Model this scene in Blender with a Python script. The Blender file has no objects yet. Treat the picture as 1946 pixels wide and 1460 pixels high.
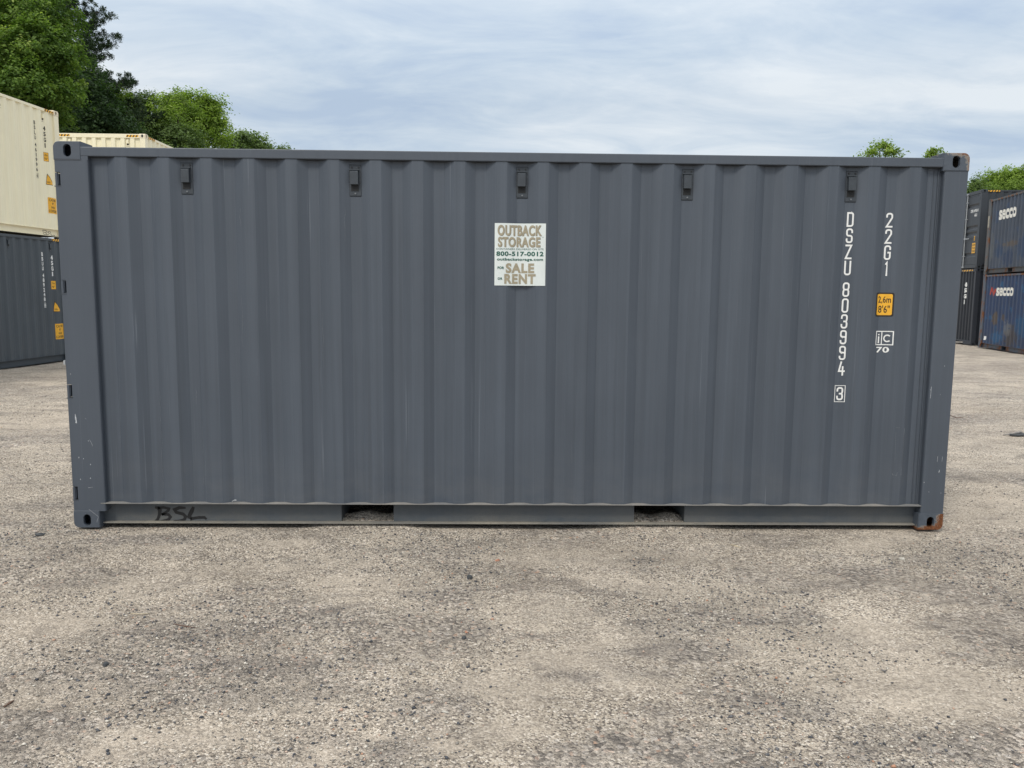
import bpy, bmesh, math, random
import numpy as np
from mathutils import Matrix, Vector
from math import radians as R, pi, sin, cos

random.seed(7); rng = np.random.default_rng(7)
SC = bpy.context.scene
COL = SC.collection

# ------------------------------------------------------------------ camera
CAM = np.array([2.890, -5.347, 1.642]); YAW, PITCH, ROLL, FPX = -0.02216, -0.11622, -0.00924, 1500.0
def _rot(yaw, pitch, roll):
    cy, sy, cp, sp, cr, sr = cos(yaw), sin(yaw), cos(pitch), sin(pitch), cos(roll), sin(roll)
    return (np.array([[cy, -sy, 0], [sy, cy, 0], [0, 0, 1]]) @ np.array([[1, 0, 0], [0, cp, -sp], [0, sp, cp]])
            @ np.array([[cr, 0, sr], [0, 1, 0], [-sr, 0, cr]]))
RM = _rot(YAW, PITCH, ROLL)
cd = bpy.data.cameras.new('camera'); cam = bpy.data.objects.new('camera', cd); COL.objects.link(cam)
cd.sensor_width = 36; cd.lens = FPX / 1946 * 36; cd.clip_end = 3000; cd.clip_start = 0.05
cam.matrix_world = Matrix(((RM[0, 0], RM[0, 2], -RM[0, 1], CAM[0]), (RM[1, 0], RM[1, 2], -RM[1, 1], CAM[1]),
                           (RM[2, 0], RM[2, 2], -RM[2, 1], CAM[2]), (0, 0, 0, 1)))
SC.camera = cam
def at(px, py, Y):
    """world point seen at photo pixel px, py on the plane y = Y"""
    d = RM @ np.array([(px - 973) / FPX, 1, -(py - 730) / FPX]); return CAM + d * (Y - CAM[1]) / d[1]

# ------------------------------------------------------------------ light
SC.view_settings.view_transform = 'Standard'; SC.view_settings.look = 'None'
SC.view_settings.gamma = 1; SC.view_settings.use_curve_mapping = False
SC.view_settings.exposure = 0.0
SUN = Vector((-0.42, -0.74, 1.05)).normalized()
W = bpy.data.worlds.new('World'); SC.world = W; W.use_nodes = True
nt = W.node_tree; nt.nodes.clear()
def N(nt, t, **kw):
    n = nt.nodes.new(t)
    for k, v in kw.items():
        if k.startswith('i_'):
            k = k[2:]; n.inputs[int(k) if k.isdigit() else k.replace('_', ' ')].default_value = v
        else: setattr(n, k, v)
    return n
L = lambda nt, a, b: nt.links.new(a, b)
def math_(nt, op, a, b=None, c=None, clamp=False):
    n = nt.nodes.new('ShaderNodeMath'); n.operation = op; n.use_clamp = clamp
    for i, v in enumerate((a, b, c)):
        if v is None: continue
        if isinstance(v, (int, float)): n.inputs[i].default_value = v
        else: nt.links.new(v, n.inputs[i])
    return n.outputs[0]
def ramp(nt, fac, stops, interp='LINEAR'):
    n = nt.nodes.new('ShaderNodeValToRGB'); n.color_ramp.interpolation = interp
    e = n.color_ramp.elements
    while len(e) < len(stops): e.new(0.5)
    for i, (p, c) in enumerate(stops):
        e[i].position = p; e[i].color = (*c, 1) if len(c) == 3 else c
    nt.links.new(fac, n.inputs[0]); return n.outputs[0]
def mixc(nt, fac, a, b, mode='MIX'):
    n = nt.nodes.new('ShaderNodeMix'); n.data_type = 'RGBA'; n.blend_type = mode
    for i, v in ((0, fac), (6, a), (7, b)):
        if isinstance(v, (int, float)): n.inputs[i].default_value = v
        elif isinstance(v, tuple): n.inputs[i].default_value = (*v, 1)
        else: nt.links.new(v, n.inputs[i])
    return n.outputs[2]
def maprange(nt, v, a, b, c=0., d=1.):
    n = nt.nodes.new('ShaderNodeMapRange'); n.clamp = True
    for i, x in ((1, a), (2, b), (3, c), (4, d)): n.inputs[i].default_value = x
    nt.links.new(v, n.inputs[0]); return n.outputs[0]
def noise(nt, vec, scale, detail=4, rough=.5, dist=0., dims='3D'):
    n = nt.nodes.new('ShaderNodeTexNoise'); n.noise_dimensions = dims
    n.inputs['Scale'].default_value = scale; n.inputs['Detail'].default_value = detail
    n.inputs['Roughness'].default_value = rough; n.inputs['Distortion'].default_value = dist
    nt.links.new(vec, n.inputs['Vector']); return n.outputs[0]
def mapping(nt, vec, scale=(1, 1, 1), loc=(0, 0, 0), rot=(0, 0, 0)):
    n = nt.nodes.new('ShaderNodeMapping'); n.inputs['Scale'].default_value = scale
    n.inputs['Location'].default_value = loc; n.inputs['Rotation'].default_value = rot
    nt.links.new(vec, n.inputs[0]); return n.outputs[0]

SKYK = 0.10
sky = N(nt, 'ShaderNodeTexSky'); sky.sky_type = 'NISHITA'; sky.sun_disc = False
sky.sun_elevation = math.asin(SUN.z); sky.sun_rotation = math.atan2(SUN.x, SUN.y)
sky.air_density = 1.0; sky.dust_density = 1.5; sky.altitude = 50
tc = N(nt, 'ShaderNodeTexCoord'); sep = N(nt, 'ShaderNodeSeparateXYZ'); L(nt, tc.outputs['Generated'], sep.inputs[0])
zz = math_(nt, 'MAXIMUM', sep.outputs[2], 0.0)
den = math_(nt, 'ADD', zz, 0.16)
cmb = N(nt, 'ShaderNodeCombineXYZ')
L(nt, math_(nt, 'DIVIDE', sep.outputs[0], den), cmb.inputs[0]); L(nt, math_(nt, 'DIVIDE', sep.outputs[1], den), cmb.inputs[1])
v1 = mapping(nt, cmb.outputs[0], (0.55, 1.0, 1), (3.4, 1.2, 0), (0, 0, R(-24)))
v2 = mapping(nt, cmb.outputs[0], (1.5, 2.7, 1), (7.1, 4.0, 0), (0, 0, R(-30)))
n1 = noise(nt, v1, 0.95, 6, .55, .6); n2 = noise(nt, v2, 1.3, 9, .62, .5)
cl = math_(nt, 'ADD', math_(nt, 'MULTIPLY', n1, .62), math_(nt, 'MULTIPLY', n2, .38))
cloudc = ramp(nt, cl, [(0.39, (4.9, 6.0, 7.5)), (0.46, (5.9, 6.9, 8.0)), (0.53, (7.0, 7.8, 8.6)), (0.61, (8.3, 8.85, 9.3))])
elev = maprange(nt, zz, 0.22, 1.0, 1.0, 2.0)
up = maprange(nt, zz, 0.28, .75, 0.0, .8)
cloudc = mixc(nt, up, cloudc, (8.4, 8.3, 8.1))
vm = N(nt, 'ShaderNodeVectorMath', operation='SCALE'); L(nt, cloudc, vm.inputs[0]); L(nt, elev, vm.inputs['Scale'])
mx = mixc(nt, 0.90, sky.outputs[0], vm.outputs[0])
bg = N(nt, 'ShaderNodeBackground'); bg.inputs[1].default_value = SKYK; L(nt, mx, bg.inputs[0])
wo = N(nt, 'ShaderNodeOutputWorld'); L(nt, bg.outputs[0], wo.inputs[0])

sd = bpy.data.lights.new('sun', 'SUN'); sd.energy = 1.9; sd.angle = R(14); sd.color = (1.0, .93, .82)
so = bpy.data.objects.new('sun', sd); COL.objects.link(so)
so.rotation_euler = (-SUN).to_track_quat('-Z', 'Y').to_euler(); so.location = (0, 0, 30)

# ------------------------------------------------------------------ tagging and mesh helpers
def tag(o, label=None, cat=None, group=None, kind=None):
    if label: o['label'] = label
    if cat: o['category'] = cat
    if group: o['group'] = group
    if kind: o['kind'] = kind
    return o
def empty(name, loc=(0, 0, 0), rz=0.):
    o = bpy.data.objects.new(name, None); o.empty_display_size = .3
    o.location = loc; o.rotation_euler = (0, 0, rz); COL.objects.link(o); return o
class MB:
    def __init__(s): s.v = []; s.f = []
    def build_each(s, name, mat, parent=None, **kw):
        """one object per separate piece"""
        par = list(range(len(s.v)))
        def find(a):
            while par[a] != a: par[a] = par[par[a]]; a = par[a]
            return a
        for f in s.f:
            for i in f[1:]: par[find(i)] = find(f[0])
        groups = {}
        for f in s.f: groups.setdefault(find(f[0]), []).append(f)
        out = []
        for fs in groups.values():
            ids = sorted({i for f in fs for i in f}); m_ = {i: k for k, i in enumerate(ids)}
            q = MB(); q.v = [s.v[i] for i in ids]; q.f = [tuple(m_[i] for i in f) for f in fs]; out.append(q.build(name, mat, parent, **kw))
        return out
    def poly(s, pts):
        n = len(s.v); s.v += [tuple(map(float, p)) for p in pts]; s.f.append(tuple(range(n, n + len(pts))))
    def box(s, a, b, T=None):
        (x0, y0, z0), (x1, y1, z1) = a, b; n = len(s.v)
        c = [(x0, y0, z0), (x1, y0, z0), (x1, y1, z0), (x0, y1, z0), (x0, y0, z1), (x1, y0, z1), (x1, y1, z1), (x0, y1, z1)]
        if T: c = [T(*p) for p in c]
        s.v += c
        s.f += [tuple(n + i for i in q) for q in ((0, 3, 2, 1), (4, 5, 6, 7), (0, 1, 5, 4), (1, 2, 6, 5), (2, 3, 7, 6), (3, 0, 4, 7))]
    def prism(s, outline, z0, z1, f):
        """outline: 2-D points (a, b); f(a, b, h) gives the 3-D point"""
        n = len(s.v); m = len(outline)
        s.v += [f(a, b, z0) for a, b in outline] + [f(a, b, z1) for a, b in outline]
        s.f += [tuple(n + i for i in range(m))[::-1], tuple(n + m + i for i in range(m))]
        s.f += [(n + i, n + (i + 1) % m, n + m + (i + 1) % m, n + m + i) for i in range(m)]
    def tube(s, pts, rad, seg=8):
        pts = [np.array(p, float) for p in pts]; rad = rad if hasattr(rad, '__len__') else [rad] * len(pts); rings = []
        for i, p in enumerate(pts):
            t = pts[min(i + 1, len(pts) - 1)] - pts[max(i - 1, 0)]; t /= np.linalg.norm(t) + 1e-9
            a = np.cross(t, (0, 0, 1) if abs(t[2]) < .9 else (1, 0, 0)); a /= np.linalg.norm(a); b = np.cross(t, a)
            n = len(s.v); rings.append(n)
            s.v += [tuple(p + rad[i] * (cos(2 * pi * k / seg) * a + sin(2 * pi * k / seg) * b)) for k in range(seg)]
        for n0, n1 in zip(rings, rings[1:]):
            s.f += [(n0 + k, n0 + (k + 1) % seg, n1 + (k + 1) % seg, n1 + k) for k in range(seg)]
        s.f += [tuple(rings[0] + k for k in range(seg))[::-1], tuple(rings[-1] + k for k in range(seg))]
    def build(s, name, mat, parent=None, smooth=False, bevel=0.):
        me = bpy.data.meshes.new(name); me.from_pydata(s.v, [], s.f)
        bm = bmesh.new(); bm.from_mesh(me); bmesh.ops.recalc_face_normals(bm, faces=bm.faces)
        bm.to_mesh(me); bm.free()
        if mat: me.materials.append(mat)
        if smooth: me.shade_smooth()
        o = bpy.data.objects.new(name, me); COL.objects.link(o)
        if parent: o.parent = parent
        if bevel:
            m = o.modifiers.new('bevel', 'BEVEL'); m.width = bevel; m.segments = 2; m.limit_method = 'ANGLE'; m.angle_limit = R(50)
        return o

# ------------------------------------------------------------------ materials
def newmat(name, rough=.5, metal=0., spec=.5):
    m = bpy.data.materials.new(name); m.use_nodes = True; t = m.node_tree; b = t.nodes['Principled BSDF']
    b.inputs['Roughness'].default_value = rough; b.inputs['Metallic'].default_value = metal
    b.inputs['Specular IOR Level'].default_value = spec
    return m, t, b
def plain(name, c, rough=.6, metal=0., var=.12, scale=25.):
    m, t, b = newmat(name, rough, metal)
    o = N(t, 'ShaderNodeTexCoord').outputs['Object']
    n = noise(t, o, scale, 4, .6)
    k = maprange(t, n, .3, .7, 1 - var, 1 + var)
    vm = N(t, 'ShaderNodeVectorMath', operation='SCALE'); vm.inputs[0].default_value = c; L(t, k, vm.inputs['Scale'])
    L(t, vm.outputs[0], b.inputs['Base Color']); return m
def paint(name, base, rough=.5, streak=.10, scratch=.35, dust=0., dustc=(.30, .26, .20), rust=0., rustz=0., stain=None,
          stain_lo=.62, fade=.08, dents=.12, dust_h=.2, wear=0., wearc=(.25, .3, .34), spots=()):
    """painted steel in the thing's own coordinates: vertical run marks, pale hairline scratches, dust low down, rust"""
    m, t, b = newmat(name, rough)
    o = N(t, 'ShaderNodeTexCoord').outputs['Object']
    s1 = noise(t, mapping(t, o, (26, 26, .35)), 1, 5, .6)
    s2 = noise(t, mapping(t, o, (120, 120, 1.2)), 1, 3, .6)
    s3 = noise(t, mapping(t, o, (1.1, 1.1, .8)), 1, 4, .6)
    k = math_(t, 'ADD', math_(t, 'ADD', maprange(t, s1, .3, .7, -streak, streak), maprange(t, s2, .3, .7, -streak * .5, streak * .5)),
              maprange(t, s3, .3, .7, -fade, fade))
    k = math_(t, 'ADD', k, 1.0)
    vm = N(t, 'ShaderNodeVectorMath', operation='SCALE'); vm.inputs[0].default_value = base; L(t, k, vm.inputs['Scale'])
    c = vm.outputs[0]
    # pale hairlines running down the sheet
    h = noise(t, mapping(t, o, (95, 95, .55), (3, 1, 2)), 1, 2, .5, .25)
    h = ramp(t, h, [(.0, (0, 0, 0)), (.695, (0, 0, 0)), (.72, (1, 1, 1)), (1, (1, 1, 1))])
    gate = maprange(t, noise(t, mapping(t, o, (6, 6, 1.3)), 1, 2), .47, .62)
    light = tuple(min(1, x * 1.6 + .07) for x in base)
    c = mixc(t, math_(t, 'MULTIPLY', math_(t, 'MULTIPLY', h, gate), scratch), c, light)
    sp = N(t, 'ShaderNodeSeparateXYZ'); L(t, o, sp.inputs[0])
    if wear:
        w = noise(t, o, 2.6, 9, .72, .4)
        c = mixc(t, maprange(t, w, .56, .62, 0, wear), c, wearc)
        w2 = noise(t, mapping(t, o, (1, 1, .5), (4, 4, 4)), 9., 6, .7)
        c = mixc(t, maprange(t, w2, .60, .66, 0, wear * .8), c, tuple(x * .35 for x in base))
    for (sx_, sz_, rx_, rz_, col_, am_) in spots:     # worn or overpainted places with ragged edges
        a_ = math_(t, 'MULTIPLY', math_(t, 'SUBTRACT', sp.outputs[0], sx_), 1 / rx_); b_ = math_(t, 'MULTIPLY', math_(t, 'SUBTRACT', sp.outputs[2], sz_), 1 / rz_)
        d_ = math_(t, 'ADD', math_(t, 'MULTIPLY', a_, a_), math_(t, 'MULTIPLY', b_, b_))
        d_ = math_(t, 'ADD', d_, maprange(t, noise(t, o, 7, 7, .72), .3, .7, -1.1, 1.1))
        c = mixc(t, maprange(t, d_, .55, 1.0, am_, 0), c, col_)
    if stain:
        w = noise(t, mapping(t, o, (1, 1, 1), (9, 2, 5)), .9, 6, .6, .3)
        c = mixc(t, maprange(t, w, stain_lo, stain_lo + .07, 0, .8), c, stain)
    if dust:
        dn = noise(t, mapping(t, o, (3, 3, 6)), 1, 6, .65); dn2 = noise(t, o, 220, 2, .5)
        zf = maprange(t, sp.outputs[2], 0.0, dust_h, 1.0, 0.0)
        f = math_(t, 'MULTIPLY', math_(t, 'MULTIPLY', maprange(t, dn, .35, .68), zf), maprange(t, dn2, .3, .6, .55, 1.0))
        c = mixc(t, math_(t, 'MULTIPLY', f, dust, clamp=True), c, dustc)
    rr = None
    if rust:
        rn = noise(t, mapping(t, o, (5, 5, 2.2)), 1.0, 8, .72)
        f = maprange(t, rn, 1 - rust, 1 - rust + .05)
        rc = ramp(t, noise(t, o, 45, 5, .7), [(.3, (.045, .018, .010)), (.5, (.15, .055, .02)), (.7, (.27, .12, .045))])
        c = mixc(t, f, c, rc); rr = f
    L(t, c, b.inputs['Base Color'])
    rv = maprange(t, s1, .3, .7, rough - .07, rough + .1)
    if rr is not None: rv = math_(t, 'MAXIMUM', rv, math_(t, 'MULTIPLY', rr, .9))
    L(t, rv, b.inputs['Roughness'])
    bp = N(t, 'ShaderNodeBump'); bp.inputs['Strength'].default_value = dents; bp.inputs['Distance'].default_value = .02
    hn = math_(t, 'ADD', noise(t, mapping(t, o, (2.2, 2.2, 1.1)), 1, 3, .5), math_(t, 'MULTIPLY', noise(t, o, 300, 2, .5), .012))
    L(t, hn, bp.inputs['Height']); L(t, bp.outputs[0], b.inputs['Normal'])
    return m
def edge_rust(name, base, p, axis_len, rough=.55, r0=.02, r1=.06, sx=1, sz=-1):
    """paint worn to bare rust around one outer corner p of a casting (in container coordinates)"""
    m, t, b = newmat(name, rough)
    o = N(t, 'ShaderNodeTexCoord').outputs['Object']
    sp = N(t, 'ShaderNodeSeparateXYZ'); L(t, o, sp.inputs[0])
    dx = math_(t, 'ABSOLUTE', math_(t, 'SUBTRACT', sp.outputs[0], p[0]))
    dz = math_(t, 'ABSOLUTE', math_(t, 'SUBTRACT', sp.outputs[2], p[2]))
    d = math_(t, 'MINIMUM', math_(t, 'MULTIPLY', dx, sx), math_(t, 'MULTIPLY', dz, sz if sz > 0 else 1.0))
    lim = math_(t, 'MULTIPLY', math_(t, 'ADD', dx, dz), .22)
    d = math_(t, 'ADD', d, lim)
    d = math_(t, 'ADD', d, maprange(t, noise(t, o, 55, 6, .7), .3, .7, -.022, .022))
    f = maprange(t, d, r0, r1, 1, 0)
    rc = ramp(t, noise(t, o, 70, 5, .7), [(.3, (.05, .018, .008)), (.5, (.14, .046, .014)), (.72, (.26, .12, .05))])
    k = maprange(t, noise(t, o, 30, 4), .3, .7, .88, 1.12)
    vm = N(t, 'ShaderNodeVectorMath', operation='SCALE'); vm.inputs[0].default_value = base; L(t, k, vm.inputs['Scale'])
    c = mixc(t, maprange(t, d, r1 - .004, r1 + .006, .6, 0), vm.outputs[0], (.36, .33, .28))
    c = mixc(t, f, c, rc); L(t, c, b.inputs['Base Color'])
    L(t, math_(t, 'MULTIPLY_ADD', f, .3, rough), b.inputs['Roughness'])
    return m

GREY = (.069, .084, .107)
M = {}
M['grey_side'] = paint('grey_side', GREY, .48, .105, .6, dust=.35, dust_h=.6, dustc=(.17, .17, .17))
M['grey_frame'] = paint('grey_frame', (.068, .082, .104), .50, .05, .3)
M['grey_web'] = paint('grey_web', (.070, .083, .097), .6, .08, .2, dust=.6, dust_h=.20, dustc=(.20, .185, .155))
M['ledge'] = paint('ledge_dusty', (.16, .165, .17), .8, .1, .2, dust=1., dust_h=3, dustc=(.30, .28, .25))
M['vent'] = plain('vent_moulding', (.040, .049, .060), .5, var=.15)
M['strap'] = paint('strap_dusty', (.15, .15, .145), .85, .1, .2, dust=.9, dust_h=1, dustc=(.34, .31, .25))
M['seam'] = plain('dark_seam_and_hole', (.02, .022, .026), .7)  # also paints the shade of the end holes and backs the vents
M['black'] = plain('black_marker', (.012, .012, .014), .55, var=.25, scale=14)
M['white'] = plain('white_vinyl', (.78, .79, .78), .45, var=.04)
M['offwhite'] = plain('poster_sheet', (.68, .73, .72), .35, var=.03, scale=6)
M['yellow'] = plain('yellow_vinyl', (.80, .42, .03), .42, var=.05)
M['blackink'] = plain('black_ink', (.018, .014, .01), .5)
M['tan'] = plain('tan_ink', (.33, .29, .205), .5, var=.10, scale=60)
M['tan_dark'] = plain('tan_shadow_ink', (.17, .16, .13), .5)
M['green'] = plain('green_ink', (.012, .095, .07), .5)
M['galv'] = plain('galvanised_steel', (.42, .44, .46), .45, .4)
M['rubber'] = plain('rubber_gasket', (.02, .02, .022), .8)
M['scratch'] = plain('bare_scratch', (.42, .44, .47), .6, var=.4, scale=120)
M['hair'] = plain('hairline_scratch', (.17, .19, .215), .6, var=.4, scale=120)
M['grille'] = plain('vent_grille', (.008, .009, .010), .7, var=.5, scale=400)
M['rivet'] = plain('rivet_head', (.20, .21, .22), .4, .5)
M['cast_tr'] = edge_rust('casting_rusty_top', GREY, (6.058, 0, 2.591), 1, r0=.012, r1=.040, sx=1, sz=1)
M['cast_br'] = edge_rust('casting_rusty_bottom', GREY, (6.058, 0, 0.0), 1, r0=.052, r1=.066, sx=.75, sz=1)
M['cream'] = paint('cream_side', (.84, .785, .58), .5, .035, .15, rust=.26, fade=.04)
M['cream_frame'] = paint('cream_frame', (.85, .79, .59), .5, .03, .1, rust=.30, fade=.03)
M['cream_cast'] = paint('cream_casting', (.74, .66, .50), .55, .03, .1, rust=.42)
M['slate'] = paint('slate_side', (.054, .068, .082), .5, .10, .5, dust=.3, dust_h=.8, dustc=(.14, .14, .14))
M['slate_frame'] = paint('slate_frame', (.050, .062, .074), .5, .08, .3)
M['ink_side'] = paint('blue_black_side', (.010, .014, .022), .5, .1, .3)
M['ink_frame'] = paint('blue_black_frame', (.026, .031, .042), .5, .1, .3, rust=.27)
M['char_side'] = paint('charcoal_side', (.026, .032, .040), .45, .1, .2)
M['char_frame'] = paint('charcoal_frame', (.030, .036, .045), .45, .1, .2, rust=.25)
M['faded'] = paint('faded_blue_side', (.050, .064, .092), .55, .14, .7, wear=.55, wearc=(.03, .06, .13), rust=.33, fade=.2)
M['faded'] = paint('faded_blue_side', (.050, .064, .090), .55, .14, .7, wear=.55, wearc=(.03, .06, .13), rust=.33, fade=.2,
    spots=((1.1, .75, .42, .22, (.020, .045, .10), .8), (2.1, .95, .8, .10, (.10, .075, .05), .7), (1.9, .5, .5, .3, (.022, .04, .085), .8), (3.0, .8, .6, .35, (.02, .045, .10), .7), (.5, .9, .2, .5, (.11, .12, .12), .5)))
M['faded_frame'] = paint('faded_blue_frame', (.085, .090, .095), .6, .12, .5, wear=.6, wearc=(.14, .09, .05), rust=.47)
M['blue'] = paint('deep_blue_side', (.022, .042, .098), .5, .14, .7, wear=.55, wearc=(.014, .10, .22), rust=.36, fade=.15,
                  dust=.6, dust_h=1.0, dustc=(.07, .065, .055),
    spots=((1.25, 1.05, .26, .24, (.085, .062, .04), .85), (1.95, 1.10, .16, .14, (.08, .06, .045), .8), (1.5, .42, .5, .20, (.012, .085, .20), .85), (2.6, .55, .5, .4, (.05, .04, .035), .8), (2.3, .75, .3, .3, (.16, .17, .18), .5), (3.6, .9, .8, .4, (.012, .07, .16), .7)))
M['blue_frame'] = paint('rusty_blue_frame', (.075, .095, .125), .6, .12, .5, wear=.7, wearc=(.14, .08, .045), rust=.50)
M['beige_patch'] = plain('beige_patch', (.36, .33, .26), .6, var=.3, scale=9)
M['orange'] = plain('faded_red_lettering', (.38, .055, .035), .6, var=.3)
M['logo'] = plain('logo_white', (.72, .71, .66), .5, var=.12, scale=18)
M['bluepatch'] = plain('blue_repaint_patch', (.035, .055, .10), .5)

# ------------------------------------------------------------------ ground height
def sstep(a, b, x):
    t = np.clip((x - a) / (b - a), 0, 1); return t * t * (3 - 2 * t)
def vnoise(x, y, s, seed):
    """smooth value noise on numpy arrays"""
    r = np.random.default_rng(seed).random((256, 256)); x = x / s + 1000.37; y = y / s + 1000.71
    xi = np.floor(x).astype(int); yi = np.floor(y).astype(int); fx = x - xi; fy = y - yi
    fx = fx * fx * (3 - 2 * fx); fy = fy * fy * (3 - 2 * fy)
    g = lambda i, j: r[(i % 256), (j % 256)]
    return (g(xi, yi) * (1 - fx) * (1 - fy) + g(xi + 1, yi) * fx * (1 - fy) + g(xi, yi + 1) * (1 - fx) * fy + g(xi + 1, yi + 1) * fx * fy) - .5
def base_h(x, y):
    return -0.0085 * np.clip(y - 3, 0, 60) - 0.003 * np.clip(x - 10, 0, 60)
def hgt(x, y):
    x = np.asarray(x, float); y = np.asarray(y, float)
    h = .030 * vnoise(x, y, 2.3, 1) + .014 * vnoise(x + .3 * y, y, .8, 2) + .008 * vnoise(x, y, .31, 3) + .0045 * vnoise(x, y, .12, 4)
    h = h + .0035 * vnoise(x, y, .05, 5)
    for (cx, cy, dx, dy, wd, dp) in ((-1.5, -1.6, 1, .35, .16, .012), (5.5, -1.0, 1, -.42, .14, .012), (8.5, 3.0, 1, -.12, .3, .02), (-2.6, 1.5, 1, .1, .22, .015)):
        l = math.hypot(dx, dy); d = np.abs((x - cx) * (-dy / l) + (y - cy) * dx / l + .12 * vnoise(x, y, 1.1, 9))
        h = h - dp * np.exp(-(d / wd) ** 2) * (1 + .6 * np.sin(((x - cx) * dx + (y - cy) * dy) / l * 42) * (d < wd))
    under = sstep(-.14, .02, y) * (1 - sstep(2.4, 2.6, y)) * sstep(-.15, .0, x) * (1 - sstep(6.05, 6.2, x))
    h = h * (1 - .85 * under) - .004 * under - .012
    for cx in (2.0, 4.05):
        h = h + (.074 + .012 * np.sin(x * 23)) * np.exp(-((x - cx) / .36) ** 4 - ((y - .21) / .13) ** 2)
    return h + base_h(x, y)

def ground_material():
    m, t, b = newmat('gravel_yard', .92, spec=.2)
    o = N(t, 'ShaderNodeTexCoord').outputs['Object']
    def vor(scale, feat='F1', rnd=1., vec=o):
        v = N(t, 'ShaderNodeTexVoronoi', feature=feat); v.inputs['Scale'].default_value = scale; v.inputs['Randomness'].default_value = rnd
        L(t, vec, v.inputs['Vector']); return v
    warp = mapping(t, o, (1, 1, 0.3))
    va, vb, vc = vor(125, vec=warp), vor(62, vec=warp), vor(30, vec=warp)
    def N_sep(s):
        q = N(t, 'ShaderNodeSeparateColor'); L(t, s, q.inputs[0]); return q.outputs[0]
    stops = [(0, (.035, .036, .040)), (.12, (.085, .08, .078)), (.26, (.22, .20, .175)), (.5, (.40, .36, .295)), (.75, (.54, .49, .41)), (.92, (.68, .64, .56)), (1, (.86, .83, .76))]
    ca = ramp(t, N_sep(va.outputs['Color']), stops)
    cb = ramp(t, N_sep(vb.outputs['Color']), [(0, (.032, .036, .044)), (.2, (.095, .095, .10)), (.45, (.27, .25, .22)), (.75, (.46, .425, .37)), (.93, (.66, .62, .56)), (.97, (.44, .25, .16)), (1, (.84, .82, .77))])
    cc = ramp(t, N_sep(vc.outputs['Color']), [(0, (.04, .045, .055)), (.35, (.12, .125, .135)), (.7, (.30, .28, .26)), (1, (.62, .59, .54))])
    big = noise(t, mapping(t, o, (1, 1.5, 1), (2.3, 1.1, 0), (0, 0, R(15))), .62, 5, .6, .4)
    fine = noise(t, o, 3.7, 8, .75, .6)
    mid = noise(t, mapping(t, o, (1, 1.9, 1), (5, 8, 0), (0, 0, R(18))), 2.1, 7, .68, .5)
    sml = noise(t, o, 9, 6, .7, .2)
    cover = math_(t, 'ADD', math_(t, 'ADD', math_(t, 'MULTIPLY', big, .45), math_(t, 'MULTIPLY', mid, .35)), math_(t, 'MULTIPLY', sml, .2))
    wa = N(t, 'ShaderNodeAttribute', attribute_name='wear'); ws = N(t, 'ShaderNodeSeparateColor'); L(t, wa.outputs['Color'], ws.inputs[0])
    cover = math_(t, 'ADD', cover, math_(t, 'MULTIPLY', math_(t, 'SUBTRACT', ws.outputs[0], ws.outputs[1]), .055))
    coarse = maprange(t, cover, .49, .57)                    # loose stone
    silt = maprange(t, cover, .485, .42)                    # packed dusty fines
    c = mixc(t, math_(t, 'MULTIPLY', coarse, .8), ca, cb)
    pk = math_(t, 'MULTIPLY', math_(t, 'MULTIPLY', coarse, math_(t, 'LESS_THAN', vc.outputs['Distance'], .38)), math_(t, 'GREATER_THAN', N_sep(vc.outputs['Color']), .78))
    c = mixc(t, pk, c, cc)
    siltc = ramp(t, noise(t, o, 60, 6, .7), [(.3, (.33, .298, .248)), (.5, (.435, .395, .335)), (.7, (.52, .475, .405))])
    c = mixc(t, math_(t, 'MULTIPLY', math_(t, 'MAXIMUM', silt, math_(t, 'MULTIPLY', ws.outputs[1], maprange(t, noise(t, o, 14, 6, .7), .35, .6, .35, .85))), .55), c, siltc)
    c = mixc(t, maprange(t, fine, .56, .66, 0, .42), c, (.10, .098, .10))
    c = mixc(t, maprange(t, fine, .44, .34, 0, .35), c, (.47, .43, .365))
    dg = noise(t, o, 30, 5, .7)
    c = mixc(t, math_(t, 'MULTIPLY', ws.outputs[0], maprange(t, dg, .40, .62, .05, .50)), c, mixc(t, N_sep(vb.outputs['Color']), (.05, .054, .062), (.30, .29, .275)))
    # crumbled edges and small cracks
    rd = math_(t, 'ABSOLUTE', math_(t, 'SUBTRACT', noise(t, mapping(t, o, (1, 1.7, 1), (2, 7, 0), (0, 0, R(12))), 2.4, 7, .66, 1.0), .5))
    rg = maprange(t, noise(t, o, 1.1, 3, .5), .50, .62)
    c = mixc(t, math_(t, 'MULTIPLY', maprange(t, rd, .0, .014, .75, 0), rg), c, (.07, .066, .062))
    # damp, oily and tyre-darkened patches with ragged edges
    dk = noise(t, mapping(t, o, (1, 2.3, 1), (1.7, 3.1, 0), (0, 0, R(20))), 1.25, 9, .72, .9)
    c = mixc(t, maprange(t, dk, .55, .66, 0, .5), c, (.085, .085, .092))
    dk2 = noise(t, mapping(t, o, (1, 5, 1), (11, 3, 0), (0, 0, R(-8))), 2.6, 8, .75, 1.2)
    c = mixc(t, maprange(t, dk2, .59, .67, 0, .6), c, (.11, .10, .095))
    ton = noise(t, o, .23, 4, .6)
    c = mixc(t, maprange(t, ton, .35, .65, 0, .30), c, (.40, .345, .275))
    lf = maprange(t, noise(t, mapping(t, o, (1, 1.6, 1), (3, 3, 3)), 1.6, 6, .65), .3, .7, .86, 1.22)
    c = mixc(t, 1.0, c, (1.13, 1.095, 1.085), 'MULTIPLY')
    vm = N(t, 'ShaderNodeVectorMath', operation='SCALE'); L(t, c, vm.inputs[0]); L(t, lf, vm.inputs['Scale'])
    L(t, vm.outputs[0], b.inputs['Base Color'])
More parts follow.
